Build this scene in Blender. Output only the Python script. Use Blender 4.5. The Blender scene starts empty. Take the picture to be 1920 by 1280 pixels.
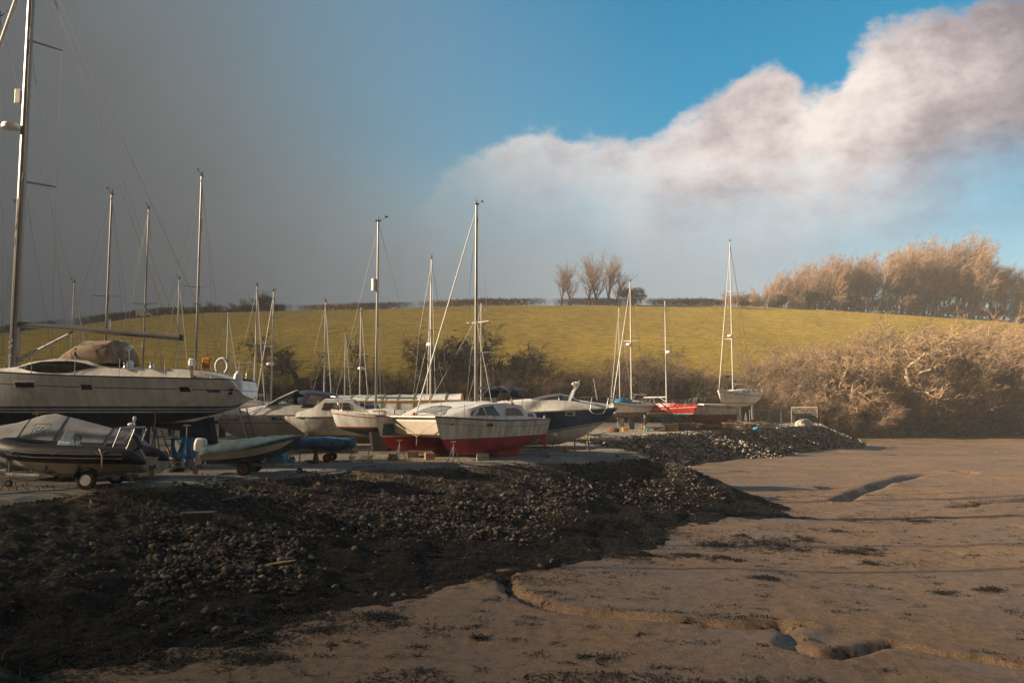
import bpy, bmesh, math, random
import numpy as np
from math import sin, cos, pi, radians, sqrt, atan2
from mathutils import Vector, Matrix
random.seed(7); np.random.seed(7)
SC = bpy.context.scene
COL = SC.collection
# ------------------------------------------------------------------ camera
CAMZ, FPX, PITCH = 5.0, 1500.0, math.atan(120/1500)
cam = bpy.data.cameras.new('camera'); camo = bpy.data.objects.new('camera', cam); COL.objects.link(camo)
cam.sensor_width = 36; cam.lens = FPX/1920*36; cam.clip_start = .1; cam.clip_end = 9000
camo.location = (0, 0, CAMZ); camo.rotation_euler = (pi/2+PITCH, 0, 0)
SC.camera = camo
# ------------------------------------------------------------------ view / light
SC.view_settings.view_transform = 'Standard'; SC.view_settings.look = 'None'
SC.view_settings.exposure = EXPO = 1.6; SC.view_settings.gamma = 1
SC.cycles.max_bounces = 5; SC.cycles.transparent_max_bounces = 12; SC.cycles.volume_bounces = 0
SC.cycles.use_denoising = True; SC.cycles.denoiser = 'OPENIMAGEDENOISE'; SC.cycles.denoising_input_passes = 'RGB_ALBEDO_NORMAL'; SC.cycles.denoising_prefilter = 'NONE'
SUN_EL = radians(22); SUN = Vector((-.99*cos(SUN_EL), -.12*cos(SUN_EL), sin(SUN_EL))).normalized()
sl = bpy.data.lights.new('sun', 'SUN'); so = bpy.data.objects.new('sun', sl); COL.objects.link(so)
sl.energy = 5.0; sl.angle = radians(.5); sl.color = (1, .80, .56)
so.rotation_euler = SUN.to_track_quat('Z', 'Y').to_euler()

# added out-of-view volume between sun and yard, shaped to darken the yard's left
def add_shade_cloud():
    e1 = Vector((SUN.y, -SUN.x, 0)).normalized(); e2 = SUN.cross(e1); e2 = e2 if e2.z > 0 else -e2
    bm = bmesh.new(); bmesh.ops.create_uvsphere(bm, u_segments=200, v_segments=64, radius=1)
    from mathutils import noise
    c = SUN*2000+e2*(SHADE_EDGE-150)+e1*100
    for v in bm.verts:
        p = v.co.copy(); k = 1+.05*noise.noise(p*3)*(1-abs(p.z))
        e = 100+p.x*420; thin = 1-.884*min(1, max(0, (e-60)/100))
        v.co = c+(SUN*p.y*150*thin*sqrt(max(0, 1-max(0, p.z)))+e1*p.x*420+e2*p.z*150)*k+e2*SHADE_TILT*(max(0, e-70)+.55*max(0, 26-e))
    me = bpy.data.meshes.new('added_shade_cloud'); bm.to_mesh(me); bm.free()
    m = bpy.data.materials.new('shade_cloud_volume'); m.use_nodes = True; n = m.node_tree; n.nodes.clear()
    pv = n.nodes.new('ShaderNodeVolumePrincipled'); pv.inputs['Density'].default_value = SHADE_DENS; pv.inputs['Color'].default_value = (.8, .8, .82, 1)
    oo = n.nodes.new('ShaderNodeOutputMaterial'); n.links.new(pv.outputs[0], oo.inputs['Volume']); me.materials.append(m)
    o = bpy.data.objects.new('added_shade_cloud', me); COL.objects.link(o); o['kind'] = 'structure'
SHADE_EDGE, SHADE_DENS, SHADE_TILT = 7.5, .080, .45
add_shade_cloud()

def ray(px, py):
    u, v = (px-960)/FPX, (640-py)/FPX
    return u, cos(PITCH)-v*sin(PITCH), sin(PITCH)+v*cos(PITCH)
def P(px, py, Y):
    a, b, c = ray(px, py); s = Y/b
    return Vector((a*s, Y, CAMZ+c*s))
def G(px, py, z):
    a, b, c = ray(px, py); s = (z-CAMZ)/c
    return Vector((a*s, b*s, z))

# ------------------------------------------------------------------ world: sky with cloud banks, by direction
W = bpy.data.worlds.new('World'); SC.world = W; W.use_nodes = True
nt = W.node_tree; nt.nodes.clear()
class NT:
    def __init__(s, t): s.t = t
    def n(s, typ, **kw):
        o = s.t.nodes.new(typ)
        for k, v in kw.items(): setattr(o, k, v)
        return o
    def l(s, a, b): s.t.links.new(a, b)
    def m(s, op, a, b=None, c=None, clamp=False):
        o = s.n('ShaderNodeMath', operation=op); o.use_clamp = clamp
        for i, x in enumerate((a, b, c)):
            if x is None: continue
            if isinstance(x, (int, float)): o.inputs[i].default_value = x
            else: s.l(x, o.inputs[i])
        return o.outputs[0]
    def ss(s, x, a, b):
        o = s.n('ShaderNodeMapRange', interpolation_type='SMOOTHSTEP'); s.l(x, o.inputs[0])
        o.inputs[1].default_value = a; o.inputs[2].default_value = b
        return o.outputs[0]
    def mix(s, f, a, b, mode='MIX'):
        o = s.n('ShaderNodeMix', data_type='RGBA', blend_type=mode); o.clamp_result = False
        for i, x in ((0, f), (6, a), (7, b)):
            if isinstance(x, (int, float)): o.inputs[i].default_value = x
            elif isinstance(x, tuple): o.inputs[i].default_value = (*x, 1)
            else: s.l(x, o.inputs[i])
        return o.outputs[2]
    def noise(s, vec, scale, detail=4, rough=.5, dist=0, out=0):
        o = s.n('ShaderNodeTexNoise'); s.l(vec, o.inputs['Vector'])
        o.inputs['Scale'].default_value = scale; o.inputs['Detail'].default_value = detail
        o.inputs['Roughness'].default_value = rough; o.inputs['Distortion'].default_value = dist
        return o.outputs[out]
    def ramp(s, x, *stops):
        o = s.n('ShaderNodeValToRGB'); s.l(x, o.inputs[0]); e = o.color_ramp.elements
        while len(e) < len(stops): e.new(.5)
        for q, (p, c) in zip(e, stops): q.position = p; q.color = (*c, 1)
        return o.outputs[0]
    def curve(s, x, pts):
        o = s.n('ShaderNodeFloatCurve'); s.l(x, o.inputs['Value']); c = o.mapping.curves[0]
        while len(c.points) < len(pts): c.points.new(.5, .5)
        for q, p in zip(c.points, pts): q.location = p
        o.mapping.extend = 'HORIZONTAL'; o.mapping.update()
        return o.outputs[0]
w = NT(nt)
AZ0, AZ1, EL1 = -.8, .8, .6
def azel(px, py):
    a, b, c = ray(px, py)
    return atan2(a, b), atan2(c, sqrt(a*a+b*b))
tc = w.n('ShaderNodeTexCoord'); D = tc.outputs['Generated']
sp = w.n('ShaderNodeSeparateXYZ'); w.l(D, sp.inputs[0])
az = w.m('ARCTAN2', sp.outputs[0], sp.outputs[1]); el = w.m('ARCSINE', sp.outputs[2])
azn = w.m('DIVIDE', w.m('SUBTRACT', az, AZ0), AZ1-AZ0, clamp=True)
def edge(pts):
    q = sorted((azel(*p) for p in pts))
    return w.m('MULTIPLY', w.curve(azn, [((a-AZ0)/(AZ1-AZ0), e/EL1) for a, e in q]), EL1)
up = edge([(600, 560), (780, 420), (860, 300), (930, 268), (1040, 262), (1180, 268), (1240, 240), (1330, 225), (1395, 165), (1470, 148), (1515, 178), (1560, 165), (1610, 98), (1700, 60), (1800, 50), (1920, 8), (2100, -60)])
lo = edge([(860, 345), (930, 390), (1100, 420), (1300, 430), (1500, 428), (1700, 395), (1920, 345), (2100, 300)])
mp = w.n('ShaderNodeMapping'); w.l(D, mp.inputs[0]); mp.inputs['Scale'].default_value = (1, 1, 1.5)
mp2 = w.n('ShaderNodeMapping'); w.l(D, mp2.inputs[0]); mp2.inputs['Scale'].default_value = (1, 1, 1.5)
mp2.inputs['Location'].default_value = (.035, 0, -.03)
n1 = w.noise(mp.outputs[0], 9.5, 14, .66); n1b = w.noise(mp2.outputs[0], 9.5, 10, .62)
n2 = w.noise(mp.outputs[0], 3.2, 4, .5)
dn = w.m('SUBTRACT', n1, .5)
du = w.m('ADD', w.m('MULTIPLY', w.m('SUBTRACT', up, el), 21), w.m('MULTIPLY', dn, 2.5))
dl = w.m('ADD', w.m('MULTIPLY', w.m('SUBTRACT', el, lo), 14), w.m('MULTIPLY', dn, 2.0))
cmask = w.m('MULTIPLY', w.m('MULTIPLY', w.ss(du, -.28, .22), w.m('ADD', .72, w.m('MULTIPLY', w.ss(az, .02, .30), .28))), w.ss(dl, -1.0, 1.3))
# small puff at the left end of the bank and low wisps
lit = w.m('ADD', w.m('MULTIPLY', w.m('SUBTRACT', n1b, n1), 1.7), .80)
lit = w.m('ADD', lit, w.m('MULTIPLY', w.m('SUBTRACT', n2, .5), .55))
lit = w.m('SUBTRACT', lit, w.m('MULTIPLY', w.ss(az, .42, .62), .75))
lit = w.m('SUBTRACT', lit, w.m('MULTIPLY', w.ss(w.m('SUBTRACT', up, el), .03, .20), .22))
K = 10/2**EXPO
def k3(*c): return tuple(x*K for x in c)
ccol = w.ramp(lit, (.0, (.29, .24, .26)), (.35, (.50, .42, .42)), (.65, (.73, .62, .585)), (1, (.96, .86, .79)))
sky = w.n('ShaderNodeTexSky', sky_type='NISHITA'); sky.sun_disc = False
sky.sun_elevation = SUN_EL; sky.sun_rotation = atan2(SUN.x, SUN.y); sky.air_density = 1.2; sky.dust_density = .6; sky.ozone_density = 2.0
base = w.mix(1.0, sky.outputs[0], tuple(x*K/5 for x in (.030, .64, .76)), 'MULTIPLY')
pale = w.ss(el, .34, .06)
hi = w.mix(w.m('MULTIPLY', pale, .92), base, k3(.48, .60, .68))
ck = w.mix(1.0, ccol, (K, K, K), 'MULTIPLY')
hz = w.mix(w.m('MULTIPLY', w.m('MULTIPLY', w.ss(el, .32, .12), w.ss(az, .56, .22)), .72), hi, k3(.40, .40, .42))
c1 = w.mix(w.m('MULTIPLY', cmask, .97), hz, ck)
# dark grey fade put into the sky's left half, deeper low and leftward
vd = w.m('ADD', w.m('ADD', az, w.m('MULTIPLY', el, .62)), w.m('ADD', w.m('MULTIPLY', w.m('SUBTRACT', n2, .5), .16), w.m('MULTIPLY', w.m('SUBTRACT', n1, .5), .05)))
veil = w.ss(vd, .50, -.25)
vcol = w.ramp(w.m('DIVIDE', w.m('ADD', vd, .62), .95), (0, (.042, .044, .045)), (.35, (.095, .103, .108)), (.68, (.185, .215, .228)), (1, (.34, .365, .38)))
vk = w.mix(1.0, vcol, (K, K, K), 'MULTIPLY')
c2 = w.mix(w.m('MULTIPLY', veil, .97), c1, vk)
# unseen sky behind the camera: dark left, brighter right, added to steer ambient light
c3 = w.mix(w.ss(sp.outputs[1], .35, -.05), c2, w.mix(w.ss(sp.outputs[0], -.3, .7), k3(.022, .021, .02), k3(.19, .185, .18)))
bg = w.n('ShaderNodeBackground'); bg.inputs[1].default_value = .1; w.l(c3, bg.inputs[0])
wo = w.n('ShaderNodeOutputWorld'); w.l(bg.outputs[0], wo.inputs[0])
W.cycles.sampling_method = 'MANUAL'; W.cycles.sample_map_resolution = 512

# ------------------------------------------------------------------ helpers
def empty(name, loc=(0, 0, 0), rz=0):
    o = bpy.data.objects.new(name, None); COL.objects.link(o); o.location = loc; o.rotation_euler = (0, 0, rz); o.empty_display_size = .3
    return o
def tag(o, label=None, cat=None, group=None, kind=None):
    for k, v in (('label', label), ('category', cat), ('group', group), ('kind', kind)):
        if v: o[k] = v
    return o
def copy_tree(o, parent=None):
    c = o.copy(); COL.objects.link(c); c.parent = parent
    for ch in o.children: copy_tree(ch, c)
    return c
class MB:
    def __init__(s): s.v = []; s.f = []; s.m = []
    def add(s, vs, fs, m=0):
        b = len(s.v); s.v += [tuple(x) for x in vs]
        for f in fs: s.f.append([b+i for i in f]); s.m.append(m)
        return s
    def box(s, c, d, m=0, rz=0, M=None):
        x, y, z = d[0]/2, d[1]/2, d[2]/2; vs = []
        for sx, sy, sz in ((-1,-1,-1),(1,-1,-1),(1,1,-1),(-1,1,-1),(-1,-1,1),(1,-1,1),(1,1,1),(-1,1,1)):
            p = Vector((sx*x, sy*y, sz*z))
            if M is not None: p = M @ p
            if rz: p = Matrix.Rotation(rz, 3, 'Z') @ p
            vs.append(p+Vector(c))
        return s.add(vs, [(0,3,2,1),(4,5,6,7),(0,1,5,4),(1,2,6,5),(2,3,7,6),(3,0,4,7)], m)
    def bar(s, a, b, wd, ht, m=0):
        a, b = Vector(a), Vector(b); d = b-a
        R = d.to_track_quat('X', 'Z').to_matrix()
        return s.box((a+b)/2, (d.length, wd, ht), m, M=R)
    def tube(s, path, r, n=6, m=0, caps=True, flat=1.0):
        path = [Vector(p) for p in path]; k = len(path); rr = r if isinstance(r, (list, tuple)) else [r]*k
        vs = []; fs = []; ref = None
        for i, p in enumerate(path):
            t = (path[min(i+1, k-1)]-path[max(i-1, 0)])
            if t.length < 1e-9: t = Vector((0, 0, 1))
            t.normalize()
            if ref is None:
                ref = t.orthogonal().normalized() if abs(t.z) < .9 else Vector((0, 1, 0))
            a = ref - t*ref.dot(t)
            if a.length < 1e-5: a = t.orthogonal()
            a.normalize(); b = t.cross(a); ref = a
            for j in range(n):
                an = 2*pi*j/n
                vs.append(p+a*(cos(an)*rr[i]*flat)+b*(sin(an)*rr[i]))
        for i in range(k-1):
            for j in range(n):
                fs.append((i*n+j, i*n+(j+1) % n, (i+1)*n+(j+1) % n, (i+1)*n+j))
        if caps: fs += [tuple(range(n))[::-1], tuple(range((k-1)*n, k*n))]
        return s.add(vs, fs, m)
    def loft(s, rings, m=0, closed=True, caps=True):
        n = len(rings[0]); vs = [p for r in rings for p in r]; fs = []
        for i in range(len(rings)-1):
            for j in range(n if closed else n-1):
                fs.append((i*n+j, i*n+(j+1) % n, (i+1)*n+(j+1) % n, (i+1)*n+j))
        if caps: fs += [tuple(range(n))[::-1], tuple(range((len(rings)-1)*n, len(rings)*n))]
        return s.add(vs, fs, m)
    def prism(s, pts, off, m=0):
        n = len(pts); a = [Vector(p) for p in pts]; b = [p+Vector(off) for p in a]
        return s.add(a+b, [tuple(range(n))[::-1], tuple(range(n, 2*n))]+[(i, (i+1) % n, n+(i+1) % n, n+i) for i in range(n)], m)
    def lathe(s, prof, n=16, m=0, M=None):
        vs = []; fs = []
        for r, z in prof:
            for j in range(n):
                p = Vector((r*cos(2*pi*j/n), r*sin(2*pi*j/n), z)); vs.append(M @ p if M is not None else p)
        for i in range(len(prof)-1):
            for j in range(n): fs.append((i*n+j, i*n+(j+1) % n, (i+1)*n+(j+1) % n, (i+1)*n+j))
        fs += [tuple(range(n))[::-1], tuple(range((len(prof)-1)*n, len(prof)*n))]
        return s.add(vs, fs, m)
    def build(s, name, mats, parent=None, smooth=False, loc=None, rz=0, bevel=0, fix=True, sub=0, auto=None):
        me = bpy.data.meshes.new(name); me.from_pydata(s.v, [], s.f)
        mats = mats if isinstance(mats, (list, tuple)) else [mats]
        for x in mats: me.materials.append(x)
        me.polygons.foreach_set('material_index', s.m)
        if fix:
            bm = bmesh.new(); bm.from_mesh(me); bmesh.ops.remove_doubles(bm, verts=bm.verts, dist=1e-5)
            bmesh.ops.recalc_face_normals(bm, faces=bm.faces); bm.to_mesh(me); bm.free()
        if smooth:
            me.polygons.foreach_set('use_smooth', [True]*len(me.polygons))
            if auto is not None: me.set_sharp_from_angle(angle=radians(auto))
        me.update(); o = bpy.data.objects.new(name, me); COL.objects.link(o)
        if parent is not None: o.parent = parent
        if loc is not None: o.location = loc
        o.rotation_euler[2] = rz
        if bevel:
            b = o.modifiers.new('bevel', 'BEVEL'); b.width = bevel; b.segments = 2; b.limit_method = 'ANGLE'
        if sub:
            q = o.modifiers.new('sub', 'SUBSURF'); q.levels = q.render_levels = sub
        return o
MATS = {}
def mat(name, col, rough=.6, metal=0, var=.15, scale=4, bump=0, bscale=40, spec=.5, alpha=1, stretch=None, col2=None, thr=None, trans=0):
    if name in MATS: return MATS[name]
    m = bpy.data.materials.new(name); m.use_nodes = True; t = NT(m.node_tree)
    b = m.node_tree.nodes['Principled BSDF']
    tc = t.n('ShaderNodeTexCoord'); v = tc.outputs['Object']
    if stretch:
        q = t.n('ShaderNodeMapping'); t.l(v, q.inputs[0]); q.inputs['Scale'].default_value = stretch; v = q.outputs[0]
    nz = t.noise(v, scale, 6, .6)
    c2 = col2 or tuple(x*(1-var*1.6) for x in col)
    a, bb = thr or (.35, .68)
    t.l(t.ramp(nz, (a, tuple(min(1, x*(1+var*.5)) for x in col)), (bb, c2)), b.inputs['Base Color'])
    b.inputs['Roughness'].default_value = rough; b.inputs['Metallic'].default_value = metal
    b.inputs['Specular IOR Level'].default_value = spec
    if trans: b.inputs['Transmission Weight'].default_value = trans
    if alpha < 1: b.inputs['Alpha'].default_value = alpha
    if bump:
        bp = t.n('ShaderNodeBump'); bp.inputs['Strength'].default_value = bump; bp.inputs['Distance'].default_value = .02
        t.l(t.noise(v, bscale, 6, .6), bp.inputs['Height']); t.l(bp.outputs[0], b.inputs['Normal'])
    MATS[name] = m
    return m
def smooth01(x): x = np.clip(x, 0, 1); return x*x*(3-2*x)
_tabs = {}
def vnoise(x, y, sc, seed=0, oct=4, pers=.5):
    if seed not in _tabs: _tabs[seed] = np.random.RandomState(seed+11).rand(256, 256)
    T = _tabs[seed]; x = np.asarray(x, float); y = np.asarray(y, float); out = 0; amp = 1; tot = 0
    for o in range(oct):
        X = x/sc*2**o+37.3*o; Y = y/sc*2**o+11.7*o
        i = np.floor(X).astype(int); j = np.floor(Y).astype(int); f = X-i; g = Y-j
        f = f*f*(3-2*f); g = g*g*(3-2*g)
        q = lambda a, b: T[(i+a) % 256, (j+b) % 256]
        out = out+amp*((q(0, 0)*(1-f)+q(1, 0)*f)*(1-g)+(q(0, 1)*(1-f)+q(1, 1)*f)*g); tot += amp; amp *= pers
    return out/tot
def grid_mesh(name, X, Y, Z, m, keep=None, smooth=True):
    r, c = X.shape; idx = np.arange(r*c).reshape(r, c)
    q = np.stack([idx[:-1, :-1], idx[:-1, 1:], idx[1:, 1:], idx[1:, :-1]], -1).reshape(-1, 4)
    if keep is not None:
        kf = keep[:-1, :-1] | keep[:-1, 1:] | keep[1:, 1:] | keep[1:, :-1]; q = q[kf.reshape(-1)]
    co = np.stack([X, Y, Z], -1).reshape(-1, 3)
    used = np.unique(q); rm = -np.ones(r*c, int); rm[used] = np.arange(len(used)); q = rm[q]; co = co[used]
    me = bpy.data.meshes.new(name); me.vertices.add(len(co)); me.vertices.foreach_set('co', co.ravel())
    me.loops.add(q.size); me.loops.foreach_set('vertex_index', q.ravel())
    me.polygons.add(len(q)); me.polygons.foreach_set('loop_start', np.arange(0, q.size, 4))
    me.update(calc_edges=True); me.validate()
    me.polygons.foreach_set('use_smooth', [smooth]*len(me.polygons)); me.materials.append(m)
    o = bpy.data.objects.new(name, me); COL.objects.link(o)
    return o
def fan(y0, y1, rows, u0, u1, cols, off=15):
    y = np.geomspace(y0, y1, rows); u = np.linspace(u0, u1, cols)
    Y, U = np.meshgrid(y, u, indexing='ij')
    return U*(Y+off), Y
# ------------------------------------------------------------------ terrain functions
YARD = np.array([(-60, 11, 8), (-13.7, 21.4, 8.5), (-12.6, 24.2, 9.5), (-8.9, 29, 11.5), (-6.8, 32, 12.2), (-1.4, 35, 10.8), (1, 37, 7.0), (4.5, 40, 6.3), (6.9, 42.5, 7.2), (6.4, 46, 3.5),
                 (3.6, 58, 3), (10, 67, 4), (17.7, 78, 4.6), (28, 89, 4.6), (37.6, 99, 5), (44, 116, 6), (46, 135, 6), (-170, 135, 6), (-170, 11, 8)], float)
def yard_dist(x, y):
    x = np.asarray(x, float); y = np.asarray(y, float)
    best = np.full(x.shape, 1e9); Wn = np.zeros(x.shape); Wk = np.zeros(x.shape); ins = np.zeros(x.shape, bool)
    n = len(YARD)
    for i in range(n):
        ax, ay, aw = YARD[i]; bx, by, bw = YARD[(i+1) % n]
        dx, dy = bx-ax, by-ay; t = np.clip(((x-ax)*dx+(y-ay)*dy)/(dx*dx+dy*dy), 0, 1)
        d = np.hypot(x-ax-t*dx, y-ay-t*dy); best = np.minimum(best, d)
        k = 1/(d+.2)**6; Wn += k*(aw+(bw-aw)*t); Wk += k
        c = ((ay > y) != (by > y)) & (x < (bx-ax)*(y-ay)/((by-ay) if by != ay else 1e-9)+ax)
        ins ^= c
    return np.where(ins, -best, best), Wn/Wk
def h_bank(x, y):
    d, Wd = yard_dist(x, y)
    d = d+(vnoise(x, y, 5, 3)-.5)*1.6*smooth01(d/1.5+.4)
    q = np.clip(d/Wd, 0, 1.35)
    h = 2.5*np.where(q < 1, (1-q)**1.12, -(q-1)*.8)
    h = h+(vnoise(x, y, 1.1, 4)-.5)*.34*smooth01(d/2)+(vnoise(x, y, .38, 7, 3)-.5)*.20*smooth01(d/2)+(vnoise(x, y, 6, 5)-.5)*.4*smooth01(d/3)
    h = np.where(d <= 0, 2.5+(vnoise(x, y, 3, 6)-.5)*.05, h)
    qn = -6.4-(y-13)*1.5-x+(vnoise(x, y, 2.5, 8)-.5)*1.6
    near = 2.3*smooth01(qn/6)+(vnoise(x, y, .8, 9)-.5)*.35-.15
    near = np.where((qn > -.6) & (y < 22), near, -1)
    return np.maximum(h, near)
CH = [[(940, 1082), (955, 1112), (1012, 1142), (1090, 1152), (1205, 1162), (1300, 1166), (1400, 1172), (1462, 1166), (1478, 1190), (1482, 1212), (1530, 1224), (1590, 1220), (1636, 1204), (1690, 1196), (1780, 1208), (1920, 1226), (2100, 1240)],
      [(1462, 1168), (1490, 1166), (1515, 1170)],
      [(1578, 934), (1600, 922), (1640, 915), (1665, 905), (1710, 893), (1740, 890)],
      [(1795, 945), (1850, 940), (1890, 938), (1960, 934)], [(1795, 885), (1815, 886), (1830, 892)]]
CHW = [[(lambda p: (p.x, p.y))(G(a, b, 0)) for a, b in c] for c in CH]
def h_mud(x, y):
    x = np.asarray(x, float); y = np.asarray(y, float)
    z = (vnoise(x, y, 9, 21, 3)-.5)*.5+(vnoise(x, y, 1.2, 22, 4)-.5)*.10+(vnoise(x, y*3, .35, 23, 2)-.5)*.02
    z = z-.45*smooth01((x-3)/14)*smooth01((48-y)/25)+(vnoise(x, y, .22, 26, 2)-.5)*.035
    wx = x+(vnoise(x, y, 1.0, 24, 3)-.5)*.4; wy = y+(vnoise(x, y, 1.3, 25, 3)-.5)*.6
    for ci, c in enumerate(CHW):
        best = np.full(x.shape, 1e9)
        for (ax, ay), (bx, by) in zip(c[:-1], c[1:]):
            dx, dy = bx-ax, by-ay; t = np.clip(((wx-ax)*dx+(wy-ay)*dy)/(dx*dx+dy*dy), 0, 1)
            best = np.minimum(best, np.hypot(wx-ax-t*dx, wy-ay-t*dy))
        wd, dp = ((.24, .17), (.15, .12), (.6, .34), (.4, .3), (.4, .3))[ci]
        z = z-dp*(1-smooth01((best-wd*.45)/(wd*.6)))+.05*np.exp(-((best-wd*1.8)/(wd*1.2))**2)
    return z
CREST = [(-700, 655), (-200, 640), (0, 625), (120, 612), (200, 603), (300, 590), (400, 586), (520, 583), (700, 580), (800, 576), (900, 573), (1200, 572), (1400, 574), (1520, 579), (1650, 585), (1780, 592), (1920, 602), (2300, 625), (3000, 660)]
def foot(x):
    x = np.asarray(x, float)
    return sum(np.interp(x+k, (-300, -100, 40, 50, 92, 200, 320), (125, 122, 121, 121, 143, 178, 215)) for k in (-5, -2.5, 0, 2.5, 5))/5
def crest(x):
    x = np.asarray(x, float)
    return sum(np.interp(x+k, (-300, 0, 60, 130, 330), (243, 240, 246, 266, 330)) for k in range(-40, 41, 8))/11
def zcrest(x):
    Yc = crest(x); px = 960+1500*np.asarray(x)/Yc; py = np.interp(px, [c[0] for c in CREST], [c[1] for c in CREST])
    v = (640-py)/FPX
    return CAMZ+(sin(PITCH)+v*cos(PITCH))/(cos(PITCH)-v*sin(PITCH))*Yc
def h_hill(x, y):
    x = np.asarray(x, float); y = np.asarray(y, float)
    yf, Yc = foot(x), crest(x); t = (y-yf)/(Yc-yf)
    mudside = smooth01((x-42)/5); z0 = 2.2-mudside*2.9
    bank = mudside*2.8*smooth01((y-yf)/7)
    zc = zcrest(x); mudside = mudside*smooth01(1-t*1.6); z0 = 2.2-mudside*2.9; bank = bank*smooth01(1-t*1.6); zt = z0+bank
    z = zt+(zc-zt)*np.where(t < 1, np.clip(t, 0, 1)*(1.22-.22*np.clip(t, 0, 1)), 1)
    z = z-np.clip(y-Yc, 0, 400)*.02+(vnoise(x, y, 14, 31, 3)-.5)*1.2*smooth01(t*4)*smooth01((1-t)*5)
    return np.where(t < -.02, -3, z)
def hgt(x, y): return float(max(h_bank(np.array([x]), np.array([y]))[0], h_mud(np.array([x]), np.array([y]))[0], h_hill(np.array([x]), np.array([y]))[0]))

# ------------------------------------------------------------------ ground materials
def ground_mat(name, fn):
    m = bpy.data.materials.new(name); m.use_nodes = True; t = NT(m.node_tree)
    b = m.node_tree.nodes['Principled BSDF']; g = t.n('ShaderNodeNewGeometry')
    fn(t, b, g.outputs['Position']); return m
def bump(t, b, h, st, dist):
    bp = t.n('ShaderNodeBump'); bp.inputs['Strength'].default_value = st; bp.inputs['Distance'].default_value = dist
    t.l(h, bp.inputs['Height']); t.l(bp.outputs[0], b.inputs['Normal'])
def f_mud(t, b, p):
    mu = t.n('ShaderNodeMapping'); t.l(p, mu.inputs[0]); mu.inputs['Scale'].default_value = (.5, 1.6, 1); mu.inputs['Rotation'].default_value = (0, 0, .25)
    a = t.noise(p, .16, 6, .6); f = t.noise(p, 3.5, 8, .65); gr = t.noise(p, 22, 6, .7)
    c = t.ramp(a, (.3, (.135, .084, .045)), (.7, (.205, .129, .069)))
    c = t.mix(t.ss(f, .40, .75), c, (.085, .053, .030))
    c = t.mix(t.m('MULTIPLY', t.ss(gr, .54, .68), .6), c, (.05, .033, .021))
    t.l(c, b.inputs['Base Color'])
    wt = t.ss(t.noise(mu.outputs[0], .35, 5, .6), .52, .66)
    t.l(t.m('SUBTRACT', t.m('ADD', t.m('MULTIPLY', t.ss(a, .35, .65), .25), .45), t.m('MULTIPLY', wt, .28)), b.inputs['Roughness'])
    b.inputs['Specular IOR Level'].default_value = .4
    hh = t.m('ADD', t.m('ADD', t.m('MULTIPLY', f, .6), t.m('MULTIPLY', gr, .28)), t.m('MULTIPLY', t.noise(mu.outputs[0], 5, 4, .5), .45))
    bump(t, b, hh, .9, .12)
def f_bank(t, b, p):
    s = t.n('ShaderNodeSeparateXYZ'); t.l(p, s.inputs[0])
    a = t.noise(p, .45, 6, .65); f = t.noise(p, 7, 6, .7); e = t.noise(p, 1.6, 6, .65)
    vo = t.n('ShaderNodeTexVoronoi'); t.l(p, vo.inputs['Vector']); vo.inputs['Scale'].default_value = 4.5
    vc = t.n('ShaderNodeSeparateColor'); t.l(vo.outputs['Color'], vc.inputs[0])
    zz = t.m('ADD', s.outputs[2], t.m('MULTIPLY', t.m('SUBTRACT', a, .5), 2.6))
    weed = t.ramp(f, (.35, (.006, .005, .004)), (.75, (.018, .014, .010)))
    st = t.ramp(vc.outputs[0], (0, (.055, .042, .033)), (1, (.17, .135, .105)))
    st = t.mix(t.ss(vo.outputs['Distance'], .15, .5), st, (.03, .024, .018))
    dry = t.ramp(e, (.35, (.075, .055, .032)), (.7, (.25, .19, .12)))
    c = t.mix(t.ss(zz, 1.0, 1.6), weed, st)
    c = t.mix(t.ss(zz, 2.25, 2.65), c, dry)
    c = t.mix(t.ss(e, .56, .66), c, (.022, .017, .011))
    t.l(c, b.inputs['Base Color']); b.inputs['Roughness'].default_value = .9; b.inputs['Specular IOR Level'].default_value = .15
    bump(t, b, t.m('ADD', t.m('SUBTRACT', f, t.m('MULTIPLY', vo.outputs['Distance'], .8)), e), 1, .16)
def f_yard(t, b, p):
    a = t.noise(p, .22, 6, .6); f = t.noise(p, 16, 8, .75)
    mu = t.n('ShaderNodeMapping'); t.l(p, mu.inputs[0]); mu.inputs['Scale'].default_value = (.10, .55, 1); mu.inputs['Rotation'].default_value = (0, 0, -.12)
    st = t.noise(mu.outputs[0], 1, 5, .6)
    c = t.ramp(f, (.3, (.10, .09, .082)), (.72, (.27, .245, .215)))
    c2 = t.ramp(f, (.3, (.22, .18, .13)), (.72, (.44, .37, .28)))
    c = t.mix(t.ss(st, .45, .60), c, c2)
    c = t.mix(t.m('MULTIPLY', t.ss(a, .58, .72), .6), c, (.08, .06, .045))
    t.l(c, b.inputs['Base Color']); b.inputs['Roughness'].default_value = .9
    bump(t, b, f, .8, .06)
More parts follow.
